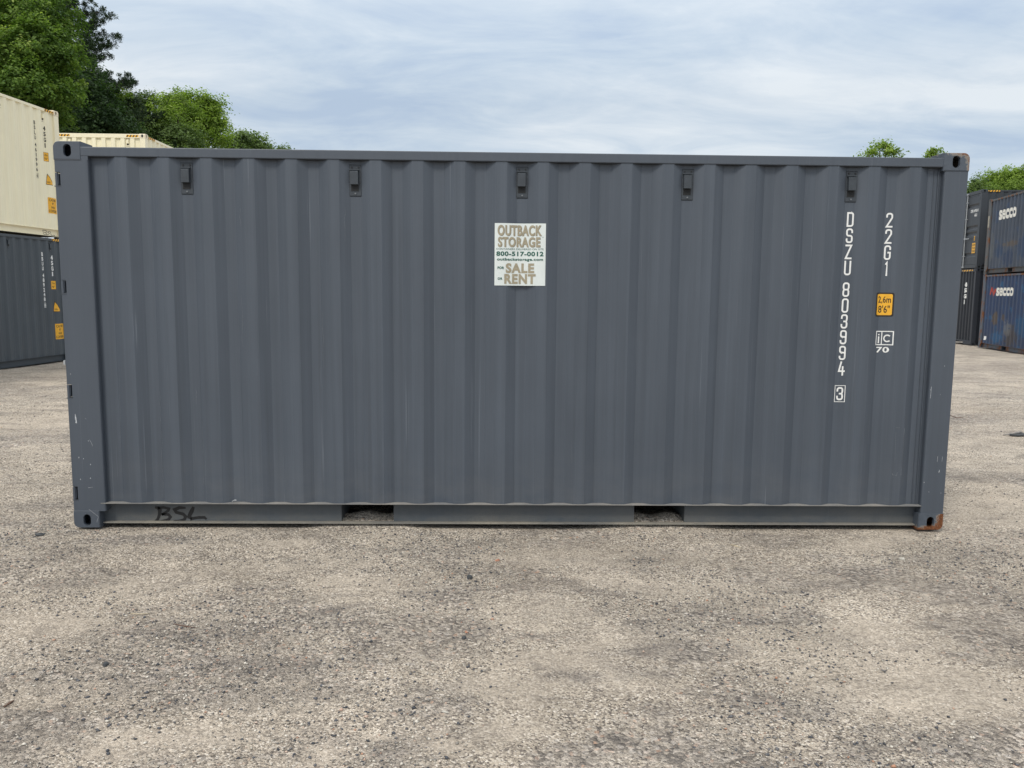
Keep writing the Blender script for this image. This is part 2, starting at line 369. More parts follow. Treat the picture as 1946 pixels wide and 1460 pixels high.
    ha = math_(t, 'SUBTRACT', 1.0, va.outputs['Distance']); hb = math_(t, 'MULTIPLY', math_(t, 'SUBTRACT', 1.0, vb.outputs['Distance']), math_(t, 'MULTIPLY', coarse, 2.0))
    h = math_(t, 'ADD', math_(t, 'MULTIPLY', ha, math_(t, 'SUBTRACT', 1.0, math_(t, 'MULTIPLY', silt, .6))), hb)
    h = math_(t, 'ADD', h, math_(t, 'MULTIPLY', noise(t, o, 22, 6, .7), 3.2))
    bp = N(t, 'ShaderNodeBump'); bp.inputs['Strength'].default_value = 1.0; bp.inputs['Distance'].default_value = .008
    L(t, h, bp.inputs['Height']); L(t, bp.outputs[0], b.inputs['Normal'])
    return m
M['ground'] = ground_material()

def graded(lo, hi, a, b, step, grow, far):
    core = list(np.arange(a, b + 1e-6, step)); s = step; x = a; left = []
    while x > lo: s = min(s * grow, far); x -= s; left.append(x)
    s = step; x = b; right = []
    while x < hi: s = min(s * grow, far); x += s; right.append(x)
    return np.array(left[::-1] + core + right)
xs = graded(-900, 900, -1.2, 7.4, .030, 1.07, 60); ys = graded(-400, 1400, -3.6, .35, .026, 1.06, 60)
X, Y = np.meshgrid(xs, ys); Z = hgt(X, Y)
nx, ny = len(xs), len(ys)
me = bpy.data.meshes.new('ground')
idx = np.arange(nx * ny).reshape(ny, nx)
quads = np.stack([idx[:-1, :-1], idx[:-1, 1:], idx[1:, 1:], idx[1:, :-1]], -1).reshape(-1, 4)
def fill(me, co, quads):
    me.vertices.add(len(co)); me.vertices.foreach_set('co', np.asarray(co, np.float32).ravel())
    me.loops.add(quads.size); me.loops.foreach_set('vertex_index', quads.astype(np.int32).ravel())
    me.polygons.add(len(quads)); me.polygons.foreach_set('loop_start', np.arange(0, quads.size, quads.shape[1], dtype=np.int32))
    me.update(calc_edges=True)
fill(me, np.stack([X, Y, Z], -1).reshape(-1, 3), quads)
me.materials.append(M['ground']); me.shade_smooth()
def gp0(x, y):
    d = RM @ np.array([(x - 973) / FPX, 1, -(y - 730) / FPX]); return (CAM + d * (0 - CAM[2]) / d[2])[:2]
def patches(lst, seed):
    m_ = np.zeros_like(X)
    for (x, y, rx, ry) in lst:      # centre in the photograph, radii in metres on the ground
        cx, cy = gp0(x, y); d = ((X - cx) / rx) ** 2 + ((Y - cy) / ry) ** 2
        w = .9 * vnoise(X, Y, .35, seed) + .9 * vnoise(X, Y, .13, seed + 1) + .8 * vnoise(X, Y, .06, seed + 2) + .6 * vnoise(X, Y, .9, seed + 3)
        m_ = np.maximum(m_, 1 - sstep(.15, 1.3, d + w))
    return m_
DK = patches(((180, 1085, .22, .10), (140, 1100, .30, .10), (300, 1025, .45, .10), (880, 1190, .16, .20), (850, 1120, .25, .12), (830, 1350, .22, .28), (60, 1390, .35, .22), (190, 1290, .40, .14), (320, 1250, .5, .10), (1160, 1275, .30, .06),
    (1470, 1165, .30, .10), (1640, 1080, .35, .10), (1800, 1060, .5, .12), (1860, 1130, .25, .30), (1240, 1180, .16, .20), (1310, 1230, .35, .12), (1500, 1330, .4, .12), (1750, 1400, .45, .2), (1880, 1190, .3, .25), (500, 1310, .45, .12), (90, 960, .7, .15),
    (1880, 900, .8, .25), (1870, 790, 1.3, .5), (30, 830, .9, .3), (1180, 1060, .5, .08), (700, 1420, .35, .15), (1240, 1430, .5, .15), (40, 735, 1.2, .8), (1880, 690, 3.0, 1.2)), 41)
SI = patches(((400, 1170, .35, .10), (620, 1060, .45, .25), (700, 1110, .4, .25), (1050, 1250, .35, .12), (1180, 1200, .25, .3), (1020, 1160, .30, .25), (1330, 1110, .5, .12), (1560, 1220, .6, .3), (1650, 1290, .5, .25), (1400, 1130, .3, .3),
    (110, 1310, .35, .12), (560, 1320, .5, .14), (1200, 1290, .4, .12), (300, 1400, .4, .12), (1000, 1300, .4, .10), (1100, 1050, .8, .2), (1780, 1330, .5, .2), (60, 1180, .5, .2), (1880, 960, .7, .4), (1860, 840, 1.0, .6), (50, 800, .8, .4)), 61)
ca_ = me.color_attributes.new('wear', 'FLOAT_COLOR', 'POINT'); cc_ = np.ones((nx * ny, 4), np.float32); cc_[:, 0] = DK.ravel(); cc_[:, 1] = SI.ravel(); cc_[:, 2] = 0
ca_.data.foreach_set('color', cc_.ravel())
gnd = bpy.data.objects.new('ground', me); COL.objects.link(gnd); tag(gnd, kind='structure', label='grey beige packed gravel yard')

# ------------------------------------------------------------------ shipping containers
WID = 2.438
C0, PIT = .43, .2774
def profile(L_, phase, a, b, d_out=.010, d_in=.046, pit=.2774, h1=.036, h2=.104):
    """fold points (u, depth) of a trapezoid corrugated sheet between a and b"""
    pts = [(a, d_in)]; c = phase
    while c + h2 < b:
        for du, d in ((-h2, d_in), (-h1, d_out), (h1, d_out), (h2, d_in)):
            u = c + du
            if u > pts[-1][0] + .004: pts.append((u, d))
        c += pit
    if b > pts[-1][0] + .004: pts.append((b, d_in))
    return pts
def depth_at(pts, u):
    return float(np.interp(u, [p[0] for p in pts], [p[1] for p in pts]))

class Box:
    """one freight container; all part meshes are in the root's own coordinates (x along it, y into it, z up)"""
    def __init__(s, name, loc, rz, Lc, Hc, m_side, m_frame, m_cast, label, cat, group=None):
        s.L, s.H = Lc, Hc; s.root = empty(name, loc, rz); tag(s.root, label, cat, group or 'shipping containers standing in the yard')
        s.ms, s.mf, s.mc = m_side, m_frame, m_cast
        s.zt = Hc - .094; s.zb = .176
        s.T = {'front': lambda u, d, z: (u, d, z), 'back': lambda u, d, z: (s.L - u, WID - d, z),
               'fend': lambda u, d, z: (s.L - d, u, z), 'door': lambda u, d, z: (d, WID - u, z)}
        s.P = {'front': profile(Lc, C0, .21, Lc - .160)}
        # the back sheet mirrors the front one
        s.P['back'] = sorted((Lc - u, d) for u, d in s.P['front'])
        s.P['fend'] = profile(WID, .219 + .125, .150, WID - .150, .010, .046, .25, .050, .072)
    def rail(s):
        # sheets
        for sd in ('front', 'back'):
            mb = MB(); p = s.P[sd]
            for (u0, d0), (u1, d1) in zip(p, p[1:]):
                mb.poly([s.T[sd](u0, d0, s.zb), s.T[sd](u1, d1, s.zb), s.T[sd](u1, d1, s.zt), s.T[sd](u0, d0, s.zt)])
            mb2 = mb; o = s.weld(mb2, 'side_panel', s.ms)
        mb = MB(); p = s.P['fend']
        for (u0, d0), (u1, d1) in zip(p, p[1:]):
            mb.poly([s.T['fend'](u0, d0, s.zb), s.T['fend'](u1, d1, s.zb), s.T['fend'](u1, d1, s.zt), s.T['fend'](u0, d0, s.zt)])
        s.weld(mb, 'end_panel', s.ms)
        for sd in ('front', 'back'):
            a, b = (.178, s.L - .178)
            mb = MB(); mb.box((a - .02, .004, s.zt), (b + .02, .064, s.zt + .060), s.T[sd]); mb.build('top_rail', s.mf, s.root, bevel=.005)
        # roof sheet
        mb = MB(); x = .16; pts = []
        while x < s.L - .16:
            pts += [(x, s.H - .066), (x + .05, s.H - .048), (x + .11, s.H - .048), (x + .16, s.H - .066)]; x += .209
        pts = [(.10, s.H - .066)] + [q for q in pts if q[0] < s.L - .11] + [(s.L - .10, s.H - .066)]
        for (x0, z0), (x1, z1) in zip(pts, pts[1:]):
            mb.poly([(x0, .05, z0), (x1, .05, z1), (x1, WID - .05, z1), (x0, WID - .05, z0)])
        s.weld(mb, 'roof_panel', s.ms)
    def weld(s, mb, name, mat):
        o = mb.build(name, mat, s.root)
        bm = bmesh.new(); bm.from_mesh(o.data); bmesh.ops.remove_doubles(bm, verts=bm.verts, dist=1e-4)
        bmesh.ops.recalc_face_normals(bm, faces=bm.faces); bm.to_mesh(o.data); bm.free(); return o
    def castings(s, mats=None):
        """hollow corner fittings: a rounded block with a slotted opening in its side face and a dark painted hole on its end"""
        for ix in (0, 1):
            for iy in (0, 1):
                for iz in (0, 1):
                    mat = (mats or {}).get((ix, iy, iz), s.mc)
                    bm = bmesh.new()
                    w, h, dep, r = .178, .118, .162, .038
                    cu, cz = .093, (.060 if iz else .056)
                    fu = (lambda u: u) if ix == 0 else (lambda u: s.L - u)
                    fy = (lambda d: d) if iy == 0 else (lambda d: WID - d)
                    fz = (lambda z: s.H - h + z) if iz else (lambda z: z)
                    big = (lambda u, z: (u < r) and ((z > h - r) if iz else (z < r)))
                    zc = h - r if iz else r
                    angs = sorted({round(k * 2 * pi / 44, 5) for k in range(44)} | {round(math.atan2(zz_ - cz, uu_ - cu) % (2 * pi), 5) for uu_, zz_ in ((w, 0), (w, h), (0, 0 if iz else h))})
                    def outer(a):
                        dx, dz = cos(a), sin(a); tt = []
                        if dx > 1e-9: tt.append((w - cu) / dx)
                        if dx < -1e-9: tt.append(-cu / dx)
                        if dz > 1e-9: tt.append((h - cz) / dz)
                        if dz < -1e-9: tt.append(-cz / dz)
                        t_ = min(tt); u, z = cu + dx * t_, cz + dz * t_
                        if big(u, z):
                            ox, oz = cu - r, cz - zc; bb = ox * dx + oz * dz; q = bb * bb - (ox * ox + oz * oz - r * r)
                            if q > 0: t_ = -bb + math.sqrt(q); u, z = cu + dx * t_, cz + dz * t_
                        return u, z
                    def hole(a):
                        hw, hh = .0255, .040; dx, dz = cos(a), sin(a)
                        lo, hi = 0, .06
                        for _ in range(22):
                            md = (lo + hi) / 2; x_, z_ = abs(md * dx), abs(md * dz)
                            ins = x_ < hw and (z_ < hh - hw or math.hypot(x_, z_ - (hh - hw)) < hw)
                            lo, hi = (md, hi) if ins else (lo, md)
                        return cu + dx * lo, cz + dz * lo
                    O = [outer(a) for a in angs]; Hh = [hole(a) for a in angs]; n = len(angs)
                    V = lambda u, d, z: bm.verts.new((fu(u), fy(d), fz(z)))
                    inset = lambda q, e: (cu + (q[0] - cu) * (1 - e / .09), cz + (q[1] - cz) * (1 - e / .06))
                    o0 = [V(*(inset(q, .004)[0], 0, inset(q, .004)[1])) for q in O]; o1 = [V(q[0], .006, q[1]) for q in O]
                    o2 = [V(q[0], dep, q[1]) for q in O]
                    h0 = [V(q[0], 0, q[1]) for q in Hh]; h1 = [V(q[0], .022, q[1]) for q in Hh]
                    cav = [V(*(inset(q, .014)[0], .022, inset(q, .014)[1])) for q in O]; cav2 = [V(*(inset(q, .014)[0], dep - .01, inset(q, .014)[1])) for q in O]
                    for i in range(n):
                        j = (i + 1) % n
                        for A, B in ((o0, h0), (o0, o1), (o1, o2), (h0, h1), (h1, cav), (cav, cav2)):
                            bm.faces.new((A[i], A[j], B[j], B[i]))
                    bm.faces.new(o2); bm.faces.new(cav2)
                    bmesh.ops.recalc_face_normals(bm, faces=bm.faces)
                    me = bpy.data.meshes.new('corner_casting'); bm.to_mesh(me); bm.free(); me.materials.append(mat)
                    o = bpy.data.objects.new('corner_casting', me); COL.objects.link(o); o.parent = s.root
                    # aperture on the end face: proud dark disc painting the shade of a hole
                    mb = MB(); q = [(.075 + .0255 * cos(a), .06 + (.014 if sin(a) > 0 else -.014) + .0255 * sin(a)) for a in np.linspace(0, 2 * pi, 17)[:-1]]
                    e = s.L + .0015 if ix else -.0015; e2 = s.L - .002 if ix else .002
                    mb.prism(q, e2, e, lambda a_, b_, h_: (h_, fy(a_), fz(b_))); mb.build('hole_shade_disc', M['seam'], o)
    def posts(s, notches=(), h_top=.118):
        zt = s.H - h_top
        for ix in (0, 1):
            for iy in (0, 1):
                fu = (lambda u: u) if ix == 0 else (lambda u: s.L - u)
                fy = (lambda d: d) if iy == 0 else (lambda d: WID - d)
                wx = .222 if ix == 0 else .165
                prof_ = [(0.003, .008), (.008, .004), (wx - .010, .004), (wx - .004, .0065), (wx, .014), (wx, .075), (wx - .05, .075), (wx - .05, .14), (.003, .14)]
                mb = MB(); f = lambda a, b, h: (fu(a), fy(b), h)
                if ix == 0 and iy == 0 and notches:
                    z = .118
                    wn = .038
                    pn = [(wn, .004)] + prof_[2:7] + [(wx - .05, .13), (wn, .13)]
                    for z0, z1 in notches:
                        mb.prism(prof_, z, z0, f); mb.prism(pn, z0, z1, f); z = z1
                    mb.prism(prof_, z, zt, f)
                else: mb.prism(prof_, .118, zt, f)
                if ix == 0: mb.box((fu(.172), fy(.005), zt - .001), (fu(.2215), fy(.07), s.zt + .001))
                o = mb.build('corner_post', s.mf, s.root)
                if ix == 0 and iy == 0 and notches:
                    for z0, z1 in notches:        # hinge knuckle and pin seen in the cut-out
                        hb = MB(); hb.box((.001, .012, z0 + .006), (.024, .075, z1 - .008)); hb.tube([(.011, .012, z0 + .001), (.011, .012, z1 - .004)], .010, 8)
                        hb.build('hinge_knuckle', s.mf, o, bevel=.002)
                        hb = MB(); hb.box((-.002, .002, z0 - .006), (.040, .030, z0)); hb.build('hinge_lug', s.mf, o, bevel=.001)
    def bottom(s, pockets=(), m_web=None, m_ledge=None, m_strap=None):
        m_web = m_web or s.mf; m_ledge = m_ledge or s.mf; m_strap = m_strap or s.mf
        for sd in ('front', 'back'):
            a, b = .150, s.L - .150
            seg = []; x = a
            for p0, p1 in pockets: seg.append((x, p0)); x = p1
            seg.append((x, b))
            mb = MB()
            for p0, p1 in seg: mb.box((p0, .075, .031), (p1, .080, .169), s.T[sd])
            o = mb.build('bottom_rail', m_web, s.root)
            mb = MB(); mb.box((.19, .002, .170), (s.L - .163, .085, .1755), s.T[sd]); mb.build('rail_ledge', m_ledge, o)
            mb = MB(); mb.box((a + .03, .040, .022), (b - .03, .082, .030), s.T[sd]); mb.build('rail_foot', m_strap, o)
            if sd == 'front':
                for p0, p1 in pockets:
                    mb = MB(); mb.box((p0 - .005, .080, .031), (p0, WID - .08, .169)); mb.box((p1, .080, .031), (p1 + .005, WID - .08, .169))
                    mb.box((p0, .082, .160), (p1, WID - .082, .168)); mb.build('fork_pocket', m_web, s.root)
        mb = MB(); x = .3
        while x < s.L - .3:
            if not any(p0 - .1 < x < p1 + .05 for p0, p1 in pockets): mb.box((x, .09, .05), (x + .045, WID - .09, .165))
            x += .30
        mb.build_each('cross_member', m_web, s.root)
        mb = MB(); mb.box((.1, .09, .177), (s.L - .1, WID - .09, .205)); mb.build('floor_board', M['seam'], s.root)
    def ends(s, rods=(.50, .98, 1.46, 1.94), marks=True, tunnel=False):
        H = s.H
        # front end: header and sill
        mb = MB(); mb.box((.162, .004, H - .115), (WID - .162, .075, H - .012), s.T['fend']); mb.build('end_header', s.mf, s.root, bevel=.004)
        mb = MB()
        if tunnel:
            mb.box((.162, .004, .120), (WID - .162, .075, .175), s.T['fend'])
            for a, b in ((.162, .70), (WID - .70, WID - .162)): mb.box((a, .006, .02), (b, .073, .120), s.T['fend'])
        else: mb.box((.162, .004, .02), (WID - .162, .075, .175), s.T['fend'])
        mb.build_each('end_sill', s.mf, s.root, bevel=.004)
        # door end
        mb = MB(); mb.box((.162, .004, H - .125), (WID - .162, .11, H - .004), s.T['door']); mb.build('door_header', s.mf, s.root, bevel=.004)
        mb = MB(); mb.box((.162, .004, .02), (WID - .162, .11, .150), s.T['door']); mb.build('door_sill', s.mf, s.root, bevel=.004)
        z0, z1 = .160, H - .135
        hs = z1 - z0
        bands = [.10, .40, .49, .80] if H > 2.7 else [.10, .42, .52, .80]
        for k, (a, b) in enumerate(((.150, 1.212), (1.226, WID - .150))):
            dr = MB(); d0, d1 = .030, .062
            dr.box((a, .020, z0), (a + .05, .066, z1), s.T['door']); dr.box((b - .05, .020, z0), (b, .066, z1), s.T['door'])
            dr.box((a + .05, .020, z0), (b - .05, .066, z0 + .05), s.T['door']); dr.box((a + .05, .020, z1 - .05), (b - .05, .066, z1), s.T['door'])
            pts = [(z0 + .05, d0)]
            for f_ in bands:
                zc = z0 + hs * f_ + .02
                pts += [(zc, d0), (zc + .055, d1), (zc + .115, d1), (zc + .17, d0)]
            pts.append((z1 - .05, d0))
            for (za, da), (zb_, db) in zip(pts, pts[1:]):
                dr.poly([s.T['door'](a + .05, da, za), s.T['door'](b - .05, da, za), s.T['door'](b - .05, db, zb_), s.T['door'](a + .05, db, zb_)])
            do = dr.build('door', s.mf, s.root)
            g = MB(); e = .147 if k == 0 else WID - .150
            g.box((a - .006, .018, z0 - .004), (a, .030, z1 + .004), s.T['door']); g.box((b, .018, z0 - .004), (b + .006, .030, z1 + .004), s.T['door']); g.build_each('gasket', M['rubber'], do)
            for r_ in rods:
                if not a < r_ < b: continue
                g = MB(); g.tube([s.T['door'](r_, -.012, .06), s.T['door'](r_, -.012, H - .06)], .017, 10)
                g.build('lock_rod', M['galv'], do); g = MB()
                for zz_ in (.045, H - .085): g.box((r_ - .05, -.035, zz_), (r_ + .05, .004, zz_ + .045), s.T['door'])
                g.build_each('rod_cam', M['galv'], do)
                g = MB()
                for f_ in (.12, .38, .66, .90): g.box((r_ - .045, -.032, z0 + hs * f_), (r_ + .045, .028, z0 + hs * f_ + .03), s.T['door'])
                g.build_each('rod_bracket', M['galv'], do)
                g = MB(); g.box((r_ - .01, -.05, 1.12), (r_ + (.42 if k else -.42) * (1 if r_ > a + .25 else 1), -.038, 1.15) if k else (r_ + .01, -.038, 1.15), s.T['door']) if k else g.box((r_ - .42, -.05, 1.12), (r_ + .01, -.038, 1.15), s.T['door'])
                g.build('door_handle', M['galv'], do)
            g = MB(); hx = .150 if k == 0 else WID - .150
            for f_ in (.06, .35, .64, .92): g.box((hx - .035, .0, z0 + hs * f_), (hx + .035, .018, z0 + hs * f_ + .09), s.T['door'])
            g.build_each('hinge', s.mf, do)
    def conform(s, face, verts2, faces2, name, mat, parent=None, off=.0015, follow=1., plane=None):
        """lay flat artwork (u, z) on the folded sheet: cut at the folds, then push each vertex to the sheet"""
        bm = bmesh.new(); vv = [bm.verts.new((u, 0, z)) for u, z in verts2]
        for f in faces2:
            try: bm.faces.new([vv[i] for i in f])
            except ValueError: pass
        P = s.P.get(face)
        if plane is None:
            us = [v[0] for v in verts2]; lo, hi = min(us), max(us)
            for u, d in P:
                if lo < u < hi:
                    g = bm.verts[:] + bm.edges[:] + bm.faces[:]
                    bmesh.ops.bisect_plane(bm, geom=g, plane_co=(u, 0, 0), plane_no=(1, 0, 0), dist=1e-6)
        for v in bm.verts:
            d = plane if plane is not None else depth_at(P, v.co.x) * follow + (1 - follow) * .008
            v.co = s.T[face](v.co.x, d - off, v.co.z)
        me = bpy.data.meshes.new(name); bm.to_mesh(me); bm.free(); me.materials.append(mat)
        o = bpy.data.objects.new(name, me); COL.objects.link(o); o.parent = parent or s.root; return o

# text as flat 2-D outlines ---------------------------------------------------
def text2d(txt, size, bold=0., sx=1., align='CENTER', shear=0., spacing=1.):
    c = bpy.data.curves.new('t', 'FONT'); c.body = txt; c.size = size; c.offset = bold; c.align_x = align; c.align_y = 'CENTER'
    c.shear = shear; c.space_character = spacing + bold * 28 if len(txt) > 1 else 1; c.resolution_u = 4
    o = bpy.data.objects.new('t', c); COL.objects.link(o); bpy.context.view_layer.update()
    me = bpy.data.meshes.new_from_object(o.evaluated_get(bpy.context.evaluated_depsgraph_get()))
    v = [(q.co.x * sx, q.co.y) for q in me.vertices]; f = [tuple(p.vertices) for p in me.polygons]
    bpy.data.objects.remove(o); bpy.data.curves.remove(c); bpy.data.meshes.remove(me); return v, f
def fit2d(txt, w, h, cx, cz, bold=0., shear=0.):
    """text stretched to fill a w by h box centred at cx, cz"""
    v, f = text2d(txt, .1, bold, shear=shear)
    if not v: return [], []
    a = np.array(v); lo, hi = a.min(0), a.max(0); k = (hi - lo); a = (a - (lo + hi) / 2) / k * (w, h) + (cx, cz)
    return [tuple(q) for q in a], f
def join2d(parts):
    V, F = [], []
    for v, f in parts:
        n = len(V); V += list(v); F += [tuple(n + i for i in q) for q in f]
    return V, F
def rect(x0, z0, x1, z1): return [(x0, z0), (x1, z0), (x1, z1), (x0, z1)], [(0, 1, 2, 3)]
def rrect(x0, z0, x1, z1, r):
    v = []
    for cx, cz, a0 in ((x1 - r, z1 - r, 0), (x0 + r, z1 - r, 90), (x0 + r, z0 + r, 180), (x1 - r, z0 + r, 270)):
        v += [(cx + r * cos(R(a0 + k * 22.5)), cz + r * sin(R(a0 + k * 22.5))) for k in range(5)]
    return v, [tuple(range(len(v)))]
def frame2(x0, z0, x1, z1, t): return join2d([rect(x0, z0, x1, z0 + t), rect(x0, z1 - t, x1, z1), rect(x0, z0 + t, x0 + t, z1 - t), rect(x1 - t, z0 + t, x1, z1 - t)])
def ribbon(pts, w):
    """a painted stroke of width w along 2-D points, mitred"""
    p = [np.array(q, float) for q in pts]; n = len(p); L_, R_ = [], []
    closed = np.allclose(p[0], p[-1])
    for i in range(n):
        a = p[i] - p[i - 1] if i else (p[0] - p[-2] if closed else p[1] - p[0])
        b = p[i + 1] - p[i] if i < n - 1 else (p[1] - p[0] if closed else p[-1] - p[-2])
        a = a / (np.linalg.norm(a) + 1e-12); b = b / (np.linalg.norm(b) + 1e-12)
        t_ = a + b; t_ = t_ / (np.linalg.norm(t_) + 1e-12); nn = np.array([-t_[1], t_[0]]); k = 1 / max(.5, nn @ np.array([-a[1], a[0]]))
        ww = w[i] if hasattr(w, '__len__') else w
        L_.append(p[i] + nn * k * ww / 2); R_.append(p[i] - nn * k * ww / 2)
    return [tuple(q) for q in L_ + R_], [(i, i + 1, n + i + 1, n + i) for i in range(n - 1)]
def arcp(cx, cz, r, a0, a1, n=5): return [(cx + r * cos(R(a0 + (a1 - a0) * k / n)), cz + r * sin(R(a0 + (a1 - a0) * k / n))) for k in range(n + 1)]
def glyph(ch, cx, cz, w=.047, h=.098, t=.0115):
    """squared-off freight stencil characters drawn as strokes"""
    hw, hh, r = w / 2 - t / 2, h / 2 - t / 2, .0135
    TL, TR, BR, BL = (arcp(-hw + r, hh - r, r, 180, 90), arcp(hw - r, hh - r, r, 90, 0), arcp(hw - r, -hh + r, r, 0, -90), arcp(-hw + r, -hh + r, r, 270, 180))
    g = {'D': [[(-hw, hh), (hw - r, hh)] + TR + BR + [(-hw, -hh), (-hw, hh)]],
         'U': [[(-hw, hh + t / 2)] + BL[::-1] + BR[::-1] + [(hw, hh + t / 2)]],
         'Z': [[(-hw - t / 2, hh), (hw, hh), (-hw, -hh), (hw + t / 2, -hh)]],
         '0': [TL + TR + BR + BL + [TL[0]]],
         '8': [TL + TR + [(hw, .014), (hw - .0045, 0), (hw, -.014)] + BR + BL + [(-hw, -.014), (-hw + .0045, 0), (-hw, .014), TL[0]], [(-hw + .0045 + t / 2 - .0002, 0), (hw - .0045 - t / 2 + .0002, 0)]],
         '3': [[(-hw, hh - r - .012)] + TL + TR + [(hw, .014), (hw - .0045, 0), (hw, -.014)] + BR + BL + [(-hw, -hh + r + .012)], [(-hw * .35, 0), (hw - .0045 - t / 2 + .0002, 0)]],
         '9': [[(hw, .004)] + arcp(-hw + r, .004 + r, r, 270, 180) + TL + TR + BR + BL + [(-hw, -hh + r + .010)]],
         'S': [[(hw, hh - r - .012)] + TR[::-1] + TL[::-1] + arcp(-hw + r, r, r, 180, 270) + arcp(hw - r, -r, r, 90, 0) + BR + BL + [(-hw, -hh + r + .012)]],
         '2': [[(-hw, hh - r - .012)] + TL + TR + [(hw, .016), (-hw, -hh), (hw + t / 2, -hh)]],
         'G': [[(hw, hh - r - .012)] + TR[::-1] + TL[::-1] + BL[::-1] + BR[::-1] + [(hw, 0), (0, 0)]],
         '1': [[(-hw * .45, hh - .016), (hw * .12, hh), (hw * .12, -hh - t / 2)]],
         '4': [[(-hw * .15, hh + t / 2), (-hw, -hh * .42), (hw + t / 2, -hh * .42)], [(hw * .45, .016), (hw * .45, -hh * .42 + t / 2)], [(hw * .45, -hh * .42 - t / 2), (hw * .45, -hh - t / 2)]]}[ch]
    out = [ribbon(s_, t) for s_ in g]
    if ch == '9': out[0] = ribbon([(hw - t / 2, .002), (-hw + r, .002)] + arcp(-hw + r, .002 + r, r, 270, 180) + TL + TR + BR + BL + [(-hw, -hh + r + .010)], t)
    v, f = join2d(out); return [(cx + a, cz + b) for a, b in v], f
def vstack(word, cx, z, pitch, gap, sz_w, sz_h, bold):
    """letters one under another; z is the top of the first"""
    out = []
    for ch in word:
        if ch == ' ': z -= gap; continue
        if ch in '1': out.append(fit2d(ch, sz_w * .5, sz_h, cx, z - sz_h / 2, bold))
        else: out.append(fit2d(ch, sz_w, sz_h, cx, z - sz_h / 2, bold))
        z -= pitch
    return join2d(out), z

def vent(B, u, face='front', mat=None):
    """small louvred breather with its hood, rivets and dark grille"""
    T = B.T[face]; d = depth_at(B.P[face], u); zt = B.zt - .030; m = mat or B.mf
    a = MB(); a.box((u - .038, d - .006, zt - .200), (u + .038, d - .0005, zt), T); o = a.build('vent', m, B.root, bevel=.002)
    h = MB(); h.box((u - .041, d - .0025, zt - .203), (u + .041, d - .0002, zt + .003), T); h.build('vent_backing', M['seam'], o)  # thin dark plate reaching past the vent, drawn as its dark outline
    h = MB(); q = [(0, zt - .030), (.026, zt - .044), (.026, zt - .128), (0, zt - .128)]
    h.prism(q, u - .030, u + .022, lambda a_, b_, c_: T(c_, d - .006 - a_, b_)); h.build('hood', m, o, bevel=.0015)
    h = MB(); h.box((u - .036, d - .022, zt - .034), (u + .028, d - .006, zt - .028), T); h.build('hood_lip', m, o)
    g = MB(); g.box((u - .028, d - .009, zt - .168), (u + .022, d - .006, zt - .1285), T); g.build('grille', M['grille'], o)
    for du, dz in ((-.022, .014), (.022, .014), (0, .185)):
        r_ = MB(); r_.tube([T(u + du, d - .005, zt - dz), T(u + du, d - .011, zt - dz)], .0055, 8)
        r_.build('rivet', M['rivet'] if dz > .1 else M['seam'], o)
def hazard(B, face, u0, u1, n=4):
    """yellow and black slanted bars on the top rail"""
    z0, z1 = B.zt + .004, B.zt + .056; par = B.conform(face, *rect(u0, z0, u1, z1), 'hazard_tape', M['yellow'], plane=.004, off=.002)
    w = (u1 - u0) / n; ps = []
    for k in range(n):
        a = u0 + k * w; ps.append(([(a, z0), (a + w * .42, z0), (a + w * .82, z1), (a + w * .40, z1)], [(0, 1, 2, 3)]))
    for q in ps: B.conform(face, *q, 'black_bar', M['blackink'], parent=par, plane=.004, off=.003)
def decal(B, face, u0, z0, u1, z1, lines, r=.008, bw=.005, bold=.0):
    par = B.conform(face, *rrect(u0, z0, u1, z1, r), 'warning_label', M['blackink'], off=.0012)
    B.conform(face, *rrect(u0 + bw, z0 + bw, u1 - bw, z1 - bw, r * .8), 'label_field', M['yellow'], parent=par, off=.002)
    out = [fit2d(s_, w, h, (u0 + u1) / 2, z1 - f_ * (z1 - z0), bold) for s_, w, h, f_ in lines]
    B.conform(face, *join2d(out), 'label_text', M['blackink'], parent=par, off=.0028)

# ---- the near container ------------------------------------------------------
A = Box('shipping_container', (0, 0, 0), 0, 6.058, 2.591, M['grey_side'], M['grey_frame'], M['grey_frame'],
        'large clean grey container in the foreground with five vents and the OUTBACK STORAGE poster', 'shipping container')
A.rail(); A.castings({(1, 0, 1): M['cast_tr'], (1, 0, 0): M['cast_br']})
A.posts(notches=((.198, .290), (.904, .994), (1.604, 1.694), (2.306, 2.394)))
A.bottom(((1.822, 2.187), (3.882, 4.240)), M['grey_web'], M['ledge'], M['strap']); A.ends()
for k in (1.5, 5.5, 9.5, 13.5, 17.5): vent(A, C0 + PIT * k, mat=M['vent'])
# sealed seam under the rail and weld beads
mb = MB(); mb.box((.222, .012, A.zt - .004), (5.893, .060, A.zt - .0005)); mb.build('seam_sealant', M['seam'], A.root)
mb = MB(); mb.tube([(5.874, .040, .18), (5.874, .040, 2.49)], .004, 6); mb.tube([(5.846, .043, .18), (5.846, .043, 2.49)], .003, 6); mb.build_each('weld_bead', M['grey_frame'], A.root)
mb = MB()
for (x0, x1, z) in ((.004, .176, .1185), (5.882, 6.054, .1185), (.004, .178, 2.4725), (5.881, 6.054, 2.4725)): mb.tube([(x0, .003, z), (x1, .003, z)], .0022, 6)
mb.build_each('weld_seam', M['grey_frame'], A.root)
def px(A_, p, Y):
    q = at(*p, Y); return (float(q[0]), float(q[2]))
